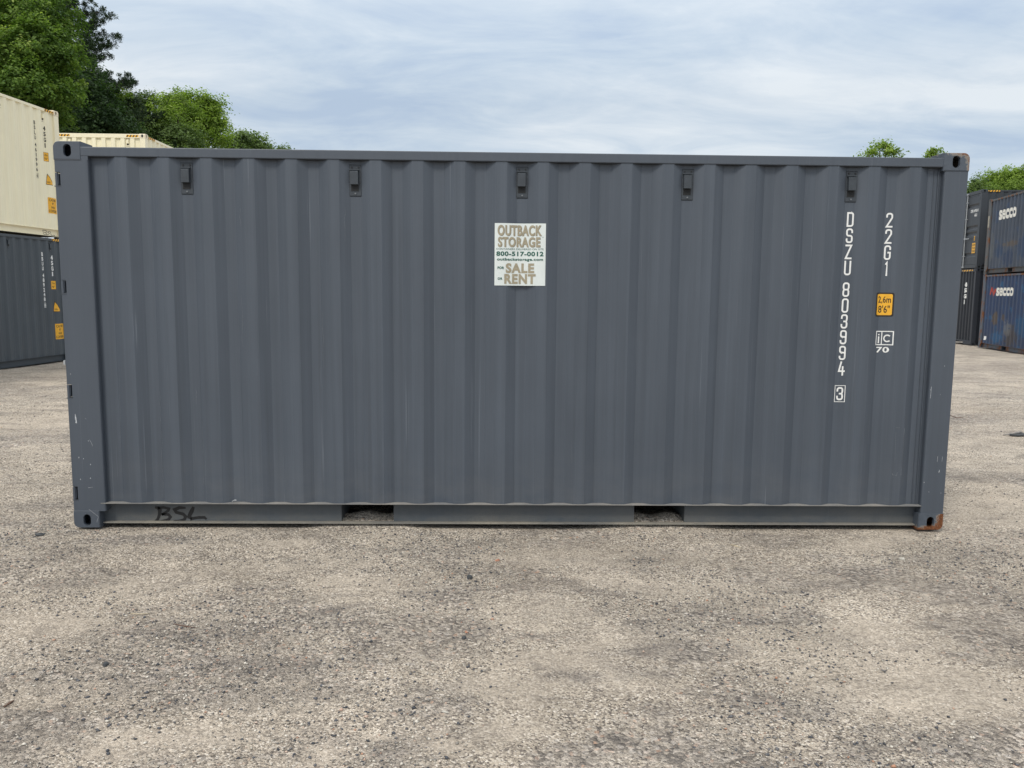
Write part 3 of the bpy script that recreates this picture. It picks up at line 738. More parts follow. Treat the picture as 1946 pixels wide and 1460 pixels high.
# identification number
out = []; z = 2.150
for ch in 'DSZU': out.append(glyph(ch, 5.292, z)); z -= .1085
z -= .038
for ch in '803994': out.append(glyph(ch, 5.290, z)); z -= .1085
for q in out: A.conform('front', *q, 'serial_character', M['white'])
zc = .9600
A.conform('front', *join2d([glyph('3', 5.288, zc, .047, .092), frame2(5.251, zc - .0585, 5.325, zc + .0585, .004)]), 'check_digit', M['white'])
out = []; z = 2.148
for ch in '22G1': out.append(glyph(ch, 5.560, z)); z -= .1085
for q in out: A.conform('front', *q, 'size_code_character', M['white'])
decal(A, 'front', 5.497, 1.497, 5.622, 1.660, (('2,6m', .088, .052, .31), ("8'6\"", .080, .050, .69)), r=.012, bw=.0095, bold=.0012)
x0, z0, x1, z1 = 5.514, 1.300, 5.632, 1.398; t_ = .0065
A.conform('front', *join2d([frame2(x0, z0, x1, z1, t_), rect(x0 + .040, z0 + t_, x0 + .040 + t_, z1 - t_),
    rect(x0 + .018, z0 + .014, x0 + .027, z0 + .060), rect(x0 + .018, z0 + .068, x0 + .027, z0 + .077),
    ribbon(arcp(x0 + .081, z0 + .047, .022, 45, 315, 12), .009), fit2d('70', .088, .040, (x0 + x1) / 2 - .006, z0 - .032, .0022)]), 'rail_code', M['white'])
# marker graffiti on the rail web
def z4(pts, s_=4.295, ox=80, oy=680, Y=.0735): return [px(A, (ox + a / s_, oy + b / s_), Y) for a, b in pts]
KW = lambda v: [q * 2.2 for q in v] if isinstance(v, list) else v * 2.3
bsl = [ribbon(z4([(920, 1222), (945, 1225), (962, 1245), (958, 1280), (945, 1315), (925, 1338)]), KW([.006, .010, .012, .010, .008, .009])),
       ribbon(z4([(945, 1226), (990, 1222), (1035, 1232), (1030, 1248), (1000, 1268), (975, 1282)]), KW(.008)),
       ribbon(z4([(975, 1278), (1030, 1280), (1048, 1300), (1030, 1322), (975, 1336), (925, 1338)]), KW([.007, .009, .009, .009, .008, .006])),
       ribbon(z4([(1172, 1226), (1120, 1224), (1082, 1240), (1095, 1262), (1150, 1276), (1172, 1296), (1160, 1322), (1120, 1332), (1074, 1333)]), KW([.006, .010, .011, .010, .010, .010, .009, .008, .006])),
       ribbon(z4([(1236, 1218), (1222, 1250), (1204, 1285), (1200, 1302), (1225, 1312), (1280, 1304), (1325, 1304), (1342, 1318)]), KW([.008, .013, .012, .010, .009, .009, .009, .006])),
       ribbon(z4([(1216, 1305), (1216, 1340)]), KW(.004))]
for bs in bsl: A.conform('front', *bs, 'marker_stroke', M['black'], plane=.075, off=.0015)
# scrapes and chips
sc = []
def scr(pts, w, Y=.0): sc.append((ribbon([px(A, p, Y) for p in pts], w), Y))
rr = random.Random(5)
def chip(x, y, r_, Y=0.0):
    c = px(A, (x, y), Y); n = 7; v = [(c[0] + r_ * rr.uniform(.5, 1.1) * cos(k * 2 * pi / n), c[1] + 1.5 * r_ * rr.uniform(.5, 1.1) * sin(k * 2 * pi / n)) for k in range(n)]
    sc.append(((v, [tuple(range(n))]), Y))
scr([(143, 787), (144, 796), (146, 805)], [.003, .010, .002], .004)
for x, y, r_ in ((150, 870, .004), (159, 872, .003), (172, 883, .003), (153, 911, .0035), (172, 909, .0035), (134, 711, .003), (163, 796, .002), (168, 838, .003), (144, 803, .004)): chip(x, y, r_, .004)
scr([(170, 836), (174, 842), (176, 848)], .0015, .004); scr([(168, 927), (176, 926)], .002, .004); scr([(169, 968), (187, 982), (184, 993)], .0015, .0)
scr([(1782, 867), (1781, 878)], .0018, .004); scr([(1791, 868), (1790, 877)], .0018, .004); scr([(1785, 893), (1785, 898)], .003, .004)
for x, y in ((1784, 897), (1765, 935), (1788, 937), (1756, 917), (1795, 696), (1768, 741), (1787, 750)): chip(x, y, rr.uniform(.0018, .0035), .004)
scr([(1770, 735), (1769, 747), (1768, 757)], .0025, .004)
for Y_ in (.004, .0):
    v, f = join2d([s_[0] for s_ in sc if s_[1] == Y_])
    o = A.conform('front', v, f, 'paint_scratches', M['scratch'], plane=Y_, off=.0008); o['kind'] = 'stuff'
sc2 = [ribbon([px(A, p, .02) for p in ((1718, 814), (1716, 830), (1715, 855), (1712, 885), (1711, 903))], [.005, .0018, .0022, .0014, .004]),
       ribbon([px(A, p, .02) for p in ((1701, 812), (1708, 813))], .0022), ribbon([px(A, p, .02) for p in ((1701, 820), (1700, 850), (1699, 880))], .0012),
       ribbon([px(A, p, .02) for p in ((1704, 897), (1702, 904), (1698, 902))], .0022), ribbon([px(A, p, .02) for p in ((1694, 899), (1696, 903))], .004)]
for xx, ya, yb in ((224, 690, 860), (306, 820, 948), (302, 745, 810), (384, 800, 940), (390, 850, 955), (371, 740, 770), (459, 560, 660), (612, 590, 700), (655, 395, 460), (456, 395, 430)):
    sc2.append(ribbon([px(A, (xx + rr.uniform(-1.5, 1.5) + (yy - ya) * .02, yy), .03) for yy in np.linspace(ya, yb, 7)], [.0005] + [rr.uniform(.0008, .0016) for _ in range(5)] + [.0005]))
o = A.conform('front', *join2d(sc2), 'paint_scratches', M['hair'], off=.0008); o['kind'] = 'stuff'
mb = MB(); p0 = at(446, 957, .02); mb.tube([(p0[0] - .01, .012, .177), (p0[0] - .012, .006, .189), (p0[0] + .006, .002, .199), (p0[0] + .018, .004, .198)], .0028, 6); mb.build('wire_stub', M['galv'], A.root)

# ---- poster stuck on it (a sheet that half follows the folds) ----------------
pz1, pz0 = 2.097, 1.684; pu0, pu1 = 2.884, 3.226
P0 = empty('sale_poster', ((pu0 + pu1) / 2, .006, pz0)); tag(P0, 'white OUTBACK STORAGE poster with tan and green lettering stuck below the middle vent', 'poster')
def on_poster(v, f, name, mat, off):
    bm = bmesh.new(); vv = [bm.verts.new((u, 0, z)) for u, z in v]
    for q in f:
        try: bm.faces.new([vv[i] for i in q])
        except ValueError: pass
    for k in range(1, 24):
        u = pu0 + (pu1 - pu0) * k / 24
        bmesh.ops.bisect_plane(bm, geom=bm.verts[:] + bm.edges[:] + bm.faces[:], plane_co=(u, 0, 0), plane_no=(1, 0, 0), dist=1e-6)
    for v_ in bm.verts:
        u = v_.co.x; d = .0060 + .0200 * (1 - cos(2 * pi * (u - C0) / PIT)) / 2
        v_.co = Vector((u, d - off, v_.co.z)) - P0.location
    me = bpy.data.meshes.new(name); bm.to_mesh(me); bm.free(); me.materials.append(mat)
    o = bpy.data.objects.new(name, me); COL.objects.link(o); o.parent = P0; return o
sheet = on_poster(*rect(pu0, pz0, pu1, pz1), 'sheet', M['offwhite'], 0)
sm = sheet.modifiers.new('thick', 'SOLIDIFY'); sm.thickness = .0006; sm.offset = -1
PW, PH = 540., 660.        # poster pixels in the enlarged view, origin 232,700
def pp(x, y): return (pu0 + (x - 234) / 536 * (pu1 - pu0), pz1 - (y - 702) / 658 * (pz1 - pz0))
def ptext(txt, x0, y0, x1, y1, bold=0., shear=0.):
    (a, b), (c, d) = pp(x0, y0), pp(x1, y1); return fit2d(txt, c - a, b - d, (a + c) / 2, (b + d) / 2, bold, shear)
def shift(vf, dx, dz): return [(a + dx, b + dz) for a, b in vf[0]], vf[1]
hd = [ptext('OUTBACK', 264, 720, 726, 834, .0036), ptext('STORAGE', 268, 845, 712, 952, .0036)]
sl = [ptext('SALE', 352, 1122, 652, 1228, .0048), ptext('RENT', 338, 1236, 668, 1342, .0048)]
for h_ in hd: on_poster(*shift(h_, .0028, -.0022), 'headline_shadow', M['tan_dark'], .0010)
for q in hd + sl: on_poster(*q, 'headline_word', M['tan'], .0014)
for q in [ptext('800-517-0012', 252, 998, 748, 1048, .0036), ptext('outbackstorage.com', 260, 1066, 744, 1104, .0032),
    ptext('FOR', 266, 1158, 336, 1186, .004), ptext('OR', 268, 1274, 318, 1300, .004), ptext('CONTAINERS DELIVERED ON SITE', 252, 964, 748, 982, 0.), ptext('TM', 728, 843, 748, 851, 0.)]: on_poster(*q, 'contact_line', M['green'], .0014)

# ---- stack on the left ---------------------------------------------------------
ZL, LR = -.095, 1.487
lx, ly = -7.296 - 12.192 * cos(LR), 13.836 - 12.192 * sin(LR)
G_L = 'containers stacked at the left edge of the yard'
B1 = Box('shipping_container', (lx, ly, ZL), LR, 12.192, 2.896, M['slate'], M['slate_frame'], M['slate_frame'],
         'slate grey container on the ground at far left, under the cream one', 'shipping container')
B2 = Box('shipping_container', (lx, ly, ZL + 2.899), LR, 12.192, 2.896, M['cream'], M['cream_frame'], M['cream_cast'],
         'cream container at far left, stacked on the slate grey one', 'shipping container')
def marks(B, serial, digit, col, L_):
    (vf, zz_) = vstack(serial, L_ - .815, B.H - .36, .108, .05, .055, .088, .004)
    B.conform('front', *vf, 'serial_number', col)
    B.conform('front', *join2d([fit2d(digit, .045, .07, L_ - .815, zz_ - .07, .003), frame2(L_ - .852, zz_ - .125, L_ - .778, zz_ - .015, .008)]), 'check_digit', col)
    (vf, _) = vstack('45G1', L_ - .49, B.H - .42, .125, 0, .055, .100, .004); B.conform('front', *vf, 'size_code', col)
    decal(B, 'front', L_ - .56, B.H - 1.20, L_ - .43, B.H - 1.00, (('2.9m', .09, .05, .3), ("9'6\"", .085, .05, .7)), bold=.001)
    tri = ([(L_ - .53, B.H - 1.72), (L_ - .29, B.H - 1.72), (L_ - .48, B.H - 1.47)], [(0, 1, 2)]); par = B.conform('front', *tri, 'warning_triangle', M['blackink'])
    cx, cz = L_ - .44, B.H - 1.645
    B.conform('front', [(cx + (a - cx) * .84, cz + (b - cz) * .84) for a, b in tri[0]], tri[1], 'triangle_field', M['yellow'], parent=par, off=.0025)
    B.conform('front', *join2d([rect(cx - .05, cz - .03, cx + .03, cz - .022), rect(cx - .05, cz - .01, cx + .01, cz - .002)]), 'triangle_mark', M['blackink'], parent=par, off=.0035)
    decal(B, 'front', L_ - .50, B.H - 2.36, L_ - .20, B.H - 2.00, (('CAUTION', .25, .058, .16), ("9'6\"", .12, .055, .39), ('HIGH', .16, .055, .62), ('CONTAINER', .27, .058, .85)), r=.004, bw=.0, bold=.002)
    hazard(B, 'front', L_ - .50, L_ - .180)
marks(B1, 'BBUU 489248', '0', M['white'], 12.192); marks(B2, 'BSLU 461996', '6', M['blackink'], 12.192)
for B in (B1, B2):
    B.rail(); B.castings(); B.posts(); B.bottom(); B.ends()
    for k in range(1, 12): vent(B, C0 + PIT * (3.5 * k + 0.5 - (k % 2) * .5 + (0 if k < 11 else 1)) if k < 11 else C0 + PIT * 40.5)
g = [[(0, 0), (8, 50), (10, 62)], [(0, 2), (38, 0), (50, 20), (16, 34), (46, 44), (52, 60), (12, 62)], [(82, 8), (58, 22), (78, 40), (60, 58)], [(92, 6), (96, 60), (142, 58)]]
for q in g: B2.conform('front', *ribbon([(12.192 - .70 + a * .0030, .140 - b * .0016) for a, b in q], .012), 'marker_stroke', M['black'], plane=.075, off=.0015)

# ---- cream container behind --------------------------------------------------
CX, CY = -6.29, 16.10
o3 = (CX - WID, CY + 12.192)
zg = float(base_h(CX, CY + 3)) + .003
B3 = Box('shipping_container', (*o3, zg), R(-90), 12.192, 2.896, M['slate'], M['slate_frame'], M['slate_frame'],
         'lower slate container of the stack behind, hidden by the big grey container', 'shipping container')
B4 = Box('shipping_container', (*o3, zg + 2.899), R(-90), 12.192, 2.896, M['cream'], M['cream_frame'], M['cream_cast'],
         'cream container seen end on above the left end of the big grey container', 'shipping container')
for B in (B3, B4): B.rail(); B.castings(); B.posts(); B.bottom(); B.ends(tunnel=True)
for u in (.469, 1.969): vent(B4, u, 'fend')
hazard(B4, 'fend', .175, .49); hazard(B4, 'fend', WID - .49, WID - .175); hazard(B4, 'back', .20, .62)

# ---- stacks on the right -----------------------------------------------------
RS = R(257.6); gx, gy = 20.234, 22.611; zs = float(base_h(gx, gy - 2)) + .006
B5 = Box('shipping_container', (gx, gy, zs), RS, 6.058, 2.591, M['blue'], M['blue_frame'], M['blue_frame'],
         'deep blue rusty container on the ground at right, red mark before its white secco logo', 'shipping container')
B6 = Box('shipping_container', (gx, gy, zs + 2.594), RS, 6.058, 2.591, M['faded'], M['faded_frame'], M['faded_frame'],
         'faded blue grey container with white secco logo, stacked on the deep blue one at right', 'shipping container')
for B in (B5, B6): B.rail(); B.castings(); B.posts(); B.bottom(((1.84, 2.20), (3.88, 4.24))); B.ends()
def logo(B, u0, z0, h, w, pre):
    x = u0; out = []
    if pre == 'red':
        B.conform('front', *ribbon([(x, z0 + h * .12), (x + .06, z0 + h * .9), (x + .14, z0 + h * .15), (x + .22, z0 + h * .95), (x + .30, z0 + h * .2), (x + .37, z0 + h * .85)], .07), 'logo_remains', M['orange'], off=.0022); x += .44
    k0 = round((x + w / 2 - C0 - .052) / PIT)
    for i, ch in enumerate('secco'):
        out.append(fit2d(ch, .178, h, C0 + .054 + (k0 + i) * PIT, z0 + h / 2, .0036 if ch in 'se' else .0052))
    for q in out: B.conform('front', *q, 'logo_letter', M['logo'], off=.0025)
logo(B5, .72, 1.83, .28, .27, 'red')
B6.conform('front', *rect(.58, 1.72, .94, 2.14), 'repainted_patch', M['bluepatch'])
logo(B6, .86, 1.80, .33, .275, None)
B6.conform('front', *rect(.035, 1.62, .155, 2.02), 'bare_patch', M['beige_patch'], plane=.004, off=.001)
B5.conform('front', *join2d([([(.42, .30), (.52, .28), (.60, .36), (.58, .42), (.46, .42), (.47, .36)], [(0, 1, 2, 3, 4, 5)])]), 'paint_chip', M['white'])

phi = 81.7
dx_, dy_ = 20.90, 24.148; zd = float(base_h(dx_ + 2, dy_)) + .0
a8 = R(phi - 90)
B7 = Box('shipping_container', (dx_, dy_, zd + 2.899), a8, 12.192, 2.896, M['char_side'], M['char_frame'], M['char_frame'],
         'charcoal container at right showing its doors, on top behind the secco containers', 'shipping container')
la = a8 + pi; lxv = (cos(la), sin(la)); lyv = (-sin(la), cos(la))
B8 = Box('shipping_container', (dx_ - 12.192 * lxv[0] - WID * lyv[0], dy_ - 12.192 * lxv[1] - WID * lyv[1], zd), la, 12.192, 2.896,
         M['ink_side'], M['ink_frame'], M['ink_frame'], 'blue black container on the ground at right, under the charcoal one with doors', 'shipping container')
for B in (B7, B8): B.rail(); B.castings(); B.posts(); B.bottom()
B7.ends(rods=(.96, 1.295)); B8.ends(tunnel=True)
hazard(B7, 'front', .22, .62); hazard(B8, 'fend', WID - .175 - 1.0, WID - .28)
(vf, _) = vstack('45G1', WID - .83, 2.38, .22, 0, .14, .17, .006); B8.conform('fend', *vf, 'size_code', M['white'])
vf = join2d([fit2d('DSPU 449763 8', .62, .12, 1.86, 2.17, .004), fit2d('45G1', .22, .11, 1.98, 2.00, .004)])
B7.conform('door', *vf, 'serial_number', M['white'], plane=.030)
def flat_decal(B, u0, z0, u1, z1, lines):
    par = B.conform('door', *rrect(u0, z0, u1, z1, .01), 'warning_label', M['yellow'], plane=.030, off=.0015)
    B.conform('door', *join2d([fit2d(s_, w, h, (u0 + u1) / 2, z1 - f_ * (z1 - z0), .002) for s_, w, h, f_ in lines]), 'label_text', M['blackink'], parent=par, plane=.030, off=.003)
flat_decal(B7, 1.98, 1.05, 2.06, 1.22, (('2.9', .06, .05, .3), ("9'6", .06, .05, .7)))
flat_decal(B7, 1.86, .58, 2.14, .96, (('CAUTION', .24, .07, .2), ("9'6\" HIGH", .22, .07, .5), ('CONTAINER', .24, .07, .8)))

# ------------------------------------------------------------------ trees
def leafmat(name, cols, trans=.42):
    m, t, b = newmat(name, .55, spec=.3); t.nodes.remove(b)
    a = N(t, 'ShaderNodeAttribute', attribute_name='tint')
    q = N(t, 'ShaderNodeSeparateColor'); L(t, a.outputs['Color'], q.inputs[0])
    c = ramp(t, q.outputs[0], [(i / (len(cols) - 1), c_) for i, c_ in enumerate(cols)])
    pb = N(t, 'ShaderNodeBsdfPrincipled'); pb.inputs['Roughness'].default_value = .5; pb.inputs['Specular IOR Level'].default_value = .15
    tr = N(t, 'ShaderNodeBsdfTranslucent'); mx_ = N(t, 'ShaderNodeMixShader'); mx_.inputs[0].default_value = trans
    L(t, c, pb.inputs['Base Color']); L(t, mixc(t, 1.0, c, (1.0, 1.15, .55), 'MULTIPLY'), tr.inputs[0])
    L(t, pb.outputs[0], mx_.inputs[1]); L(t, tr.outputs[0], mx_.inputs[2]); L(t, mx_.outputs[0], t.nodes['Material Output'].inputs[0]); return m
LM = {'maple': leafmat('maple_leaf', [(0.059, 0.112, 0.029), (0.121, 0.203, 0.043), (0.223, 0.320, 0.071), (0.426, 0.512, 0.143)]),
      'dark': leafmat('dark_leaf', [(0.033, 0.064, 0.030), (0.060, 0.107, 0.044), (0.109, 0.168, 0.068)]),
      'mid': leafmat('mid_leaf', [(0.078, 0.121, 0.048), (0.145, 0.217, 0.071), (0.253, 0.334, 0.106)]),
      'bright': leafmat('bright_leaf', [(0.120, 0.192, 0.038), (0.232, 0.338, 0.058), (0.395, 0.496, 0.117)]),
      'pine': leafmat('pine_needle', [(.016, .036, .016), (.030, .055, .024), (.055, .085, .038)], .1)}
BARK = plain('bark', (.075, .06, .045), .9, var=.4, scale=12)
def norm(a): return a / (np.linalg.norm(a, axis=-1, keepdims=True) + 1e-9)
def leaves(centres, nrm, size, tint, name, mat, parent, aspect=.62, droop=.25):
    n = len(centres); r = norm(rng.normal(size=(n, 3))); t1 = norm(np.cross(nrm, r)); t1[:, 2] -= droop; t1 = norm(t1); t2 = norm(np.cross(nrm, t1))
    s = size[:, None]; c = centres
    V = np.stack([c - t1 * s, c + t2 * s * aspect, c + t1 * s, c - t2 * s * aspect], 1)
    V[:, 1] += nrm * s * .18; V[:, 3] += nrm * s * .18
    me = bpy.data.meshes.new(name); fill(me, V.reshape(-1, 3), np.arange(n * 4).reshape(-1, 4))
    at_ = me.color_attributes.new('tint', 'FLOAT_COLOR', 'POINT'); cc = np.ones((n * 4, 4), np.float32); cc[:, :3] = np.repeat(tint, 4)[:, None]
    at_.data.foreach_set('color', cc.ravel()); me.materials.append(mat)
    o = bpy.data.objects.new(name, me); COL.objects.link(o); o.parent = parent; return o
def limb(mb, a, b, r0, r1, bend=.4):
    a, b = np.array(a, float), np.array(b, float); m_ = (a + b) / 2 + rng.normal(size=3) * bend * .3 + (0, 0, bend * .3)
    pts = [(1 - t) ** 2 * a + 2 * t * (1 - t) * m_ + t * t * b for t in np.linspace(0, 1, 6)]
    mb.tube(pts, list(np.linspace(r0, r1, 6)), 6)
def broadleaf(base, lobes, mat, label, size=.11, sprays=90, per=34, gr=None, spray_r=.36, tipw=.35, trunk_r=.28, lift=.35, seed=0, name='broadleaf_tree', tier=False, core=True):
    """lobes: (x, y, z, rx, rz) masses of foliage; each carries many sprays of leaves with gaps between them"""
    global rng; rng = np.random.default_rng(100 + seed)
    bz = float(base_h(base[0], base[1])); rt = empty(name, (base[0], base[1], bz)); tag(rt, label, 'tree', gr or 'trees beyond the stacked containers')
    P_ = np.array([base[0], base[1], bz]); C_, N_, S_, T_ = [], [], [], []
    for (x, y, z, rx, rz) in lobes:
        area = (rx * rx + 2 * rx * rz) / 3; k = max(10, int(sprays * area))
        d = norm(rng.normal(size=(k, 3))); d[:, 2] = np.abs(d[:, 2]) * 1.0 - .38 * rng.random(k); d = norm(d)
        rad = rng.uniform(.62, 1.06, k) ** .8
        ctr = np.array([x, y, z]) + d * rad[:, None] * (rx, rx, rz)
        lt = rng.normal(0, .09)
        for j in range(k):
            m_ = int(per * 2.1 * rng.uniform(.5, 1.4)); sr = spray_r * rng.uniform(.6, 1.35)
            q = rng.normal(size=(m_, 3)) * (.55, .55, .30) * sr; q[:, 2] -= .5 * (q[:, 0] ** 2 + q[:, 1] ** 2) / sr
            ax = norm(d[j] * (1, 1, .2) + 1e-6); q += ax * sr * .25
            C_.append(ctr[j] + q); nn = norm(d[j] * .6 + (0, 0, lift + .5) + rng.normal(size=(m_, 3)) * .42); N_.append(nn)
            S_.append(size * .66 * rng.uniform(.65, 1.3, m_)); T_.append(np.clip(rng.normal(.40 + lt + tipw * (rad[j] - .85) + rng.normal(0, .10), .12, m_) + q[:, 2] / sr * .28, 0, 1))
        if core:   # inner leaves that close the view through the mass
            k2 = int(620 * area * (rx + rz) / 2 / 1.2); d2 = norm(rng.normal(size=(k2, 3))); q = np.array([x, y, z]) + d2 * (rng.random(k2) ** .45)[:, None] * .74 * np.array((rx, rx, rz))
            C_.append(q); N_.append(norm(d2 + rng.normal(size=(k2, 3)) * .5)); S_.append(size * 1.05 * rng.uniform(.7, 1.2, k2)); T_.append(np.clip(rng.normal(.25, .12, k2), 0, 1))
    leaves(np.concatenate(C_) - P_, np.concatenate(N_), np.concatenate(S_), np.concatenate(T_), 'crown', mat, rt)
    mb = MB(); top = max(l[2] for l in lobes) - bz; tp = np.array([np.mean([l[0] for l in lobes]) - base[0], np.mean([l[1] for l in lobes]) - base[1], top * .72])
    limb(mb, (0, 0, -.2), tp, trunk_r, trunk_r * .35, .3); mb.build('trunk', BARK, rt, True)
    for l in lobes[:14]:
        q = np.array(l[:3]) - P_; st = tp * min(.85, max(.25, q[2] / tp[2] * .55)); mb = MB(); limb(mb, st, q, trunk_r * .35, .03, .6); mb.build('limb', BARK, rt, True)
    return rt
def lobe(pxx, pyy, Y_, rpx, rzpx=None):
    p = at(pxx, pyy, Y_); D = (Y_ - CAM[1]) / FPX; return (p[0], p[1], p[2], rpx * D, (rzpx or rpx) * D)

YB = 24.
big = [lobe(*a) for a in ((25, 25, YB + 1, 62, 70), (-60, -60, YB, 95, 110), (112, 45, YB + .5, 36, 58), (120, 112, YB, 34, 62), (78, 95, YB - 1.2, 46, 55), (38, 160, YB - 2, 50, 50),
       (92, 180, YB - 1.2, 42, 42), (-30, 120, YB - .5, 90, 90), (10, 225, YB - 1.5, 60, 60), (78, 225, YB - .4, 46, 44), (40, -70, YB + 1, 72, 78), (60, 40, YB - .6, 44, 56), (-70, 280, YB, 90, 80), (30, 330, YB - .5, 80, 70), (125, 165, YB, 26, 36), (-90, 60, YB + 2, 100, 120), (60, 130, YB - 1.5, 30, 40), (20, 100, YB - 1.8, 40, 46))]
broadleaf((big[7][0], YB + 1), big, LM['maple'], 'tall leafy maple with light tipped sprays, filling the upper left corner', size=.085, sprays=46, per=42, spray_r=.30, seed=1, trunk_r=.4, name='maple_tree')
YD = 29.
dk = [lobe(*a) for a in ((150, 175, YD, 44, 46), (185, 200, YD + .5, 44, 40), (135, 225, YD - 1, 40, 36), (205, 235, YD - 1, 42, 34), (165, 250, YD - 1.5, 50, 30), (120, 160, YD, 30, 50), (160, 320, YD, 80, 60), (172, 150, YD + 1, 26, 30), (230, 290, YD, 60, 44))]
broadleaf((dk[1][0], YD + 1), dk, LM['dark'], 'dense dark green tree between the tall maple and the pale green trees', size=.10, sprays=34, per=40, spray_r=.36, seed=2, name='broadleaf_tree')
YM = 34.
md = [lobe(*a) for a in ((235, 225, YM, 40, 40), (270, 222, YM, 38, 40), (305, 262, YM - 1, 44, 24), (255, 255, YM - 1, 60, 34), (330, 262, YM - 1, 50, 28), (285, 190, YM, 20, 14), (225, 195, YM + 1, 24, 20), (290, 320, YM, 120, 60), (262, 200, YM, 26, 20))]
broadleaf((md[1][0], YM + 1), md, LM['mid'], 'mid green tree behind the cream container seen end on', size=.085, sprays=30, per=40, spray_r=.38, seed=3, name='broadleaf_tree')
YF = 38.
br = [lobe(*a) for a in ((312, 222, YF - 5, 26, 34), (335, 205, YF - 3, 30, 30), (300, 250, YF - 5, 24, 24), (345, 215, YF, 28, 36), (385, 220, YF, 32, 36), (405, 245, YF - .5, 26, 34), (365, 250, YF - .5, 44, 34), (318, 200, YF + 1, 22, 18), (350, 190, YF, 14, 16), (392, 192, YF, 12, 14), (215, 180, YF - 6, 20, 12), (330, 245, YF, 40, 30), (380, 320, YF, 50, 60), (404, 208, YF, 22, 24), (416, 236, YF, 15, 30), (372, 198, YF - .5, 24, 24), (412, 268, YF - 1, 20, 20))]
broadleaf((br[1][0], YF + 1), br, LM['bright'], 'bright yellow green tree, right hand end of the trees at left', size=.10, sprays=26, per=36, spray_r=.42, seed=4, core=True, name='broadleaf_tree')
YS = 44.
sm_ = [lobe(*a) for a in ((470, 272, YS, 36, 20), (450, 282, YS, 26, 14), (492, 278, YS, 22, 14), (470, 340, YS, 50, 60))]
broadleaf((sm_[0][0], YS), sm_, LM['mid'], 'small rounded dark green tree top just above the container roof', size=.12, sprays=26, per=36, spray_r=.45, seed=5, name='broadleaf_tree')
sm2 = [lobe(*a) for a in ((522, 284, YS + 2, 12, 9), (540, 284, YS + 2, 9, 7), (535, 350, YS + 2, 40, 60))]
broadleaf((sm2[0][0], YS + 2), sm2, LM['mid'], 'tiny tuft of tree top right of the small rounded tree', size=.10, sprays=16, per=20, spray_r=.35, seed=6, core=False, name='broadleaf_tree')
YR = 40.
r1 = [lobe(*a) for a in ((1672, 288, YR, 24, 20), (1684, 276, YR, 11, 10), (1652, 294, YR, 14, 8), (1698, 292, YR, 13, 9), (1675, 350, YR, 40, 55))]
broadleaf((r1[0][0], YR), r1, LM['bright'], 'pale green tree top above the right part of the roof rail', size=.10, sprays=16, per=22, spray_r=.34, seed=7, core=False, name='broadleaf_tree')
r2 = [lobe(*a) for a in ((1779, 287, YR + 3, 7, 6), (1770, 292, YR + 3, 6, 4), (1785, 330, YR + 3, 14, 34), (1790, 380, YR + 3, 30, 40))]
broadleaf((r2[0][0], YR + 3), r2, LM['bright'], 'small leafy tip just left of the rusty top right corner casting', size=.10, sprays=26, per=22, spray_r=.28, seed=8, core=False, name='broadleaf_tree')
YQ = 56.
r3 = [lobe(*a) for a in ((1905, 345, YQ, 38, 25), (1945, 340, YQ, 40, 26), (1990, 350, YQ, 50, 36), (1925, 362, YQ - 1, 50, 24), (1880, 352, YQ, 24, 18), (1940, 420, YQ, 110, 60), (2060, 370, YQ, 60, 50))]
broadleaf((r3[1][0], YQ + 1), r3, LM['bright'], 'light green tree beyond the charcoal container at the right edge', size=.11, sprays=20, per=40, spray_r=.50, seed=9, name='broadleaf_tree')
r4 = [lobe(*a) for a in ((1852, 352, YQ - 6, 16, 16), (1862, 372, YQ - 6, 28, 18), (1842, 370, YQ - 6, 20, 20), (1830, 420, YQ - 6, 50, 60), (1800, 380, YQ - 6, 26, 30))]
broadleaf((r4[0][0], YQ - 6), r4, LM['mid'], 'duller green tree right of the big container, left of the light green one', size=.10, sprays=24, per=36, spray_r=.40, seed=10, name='broadleaf_tree')

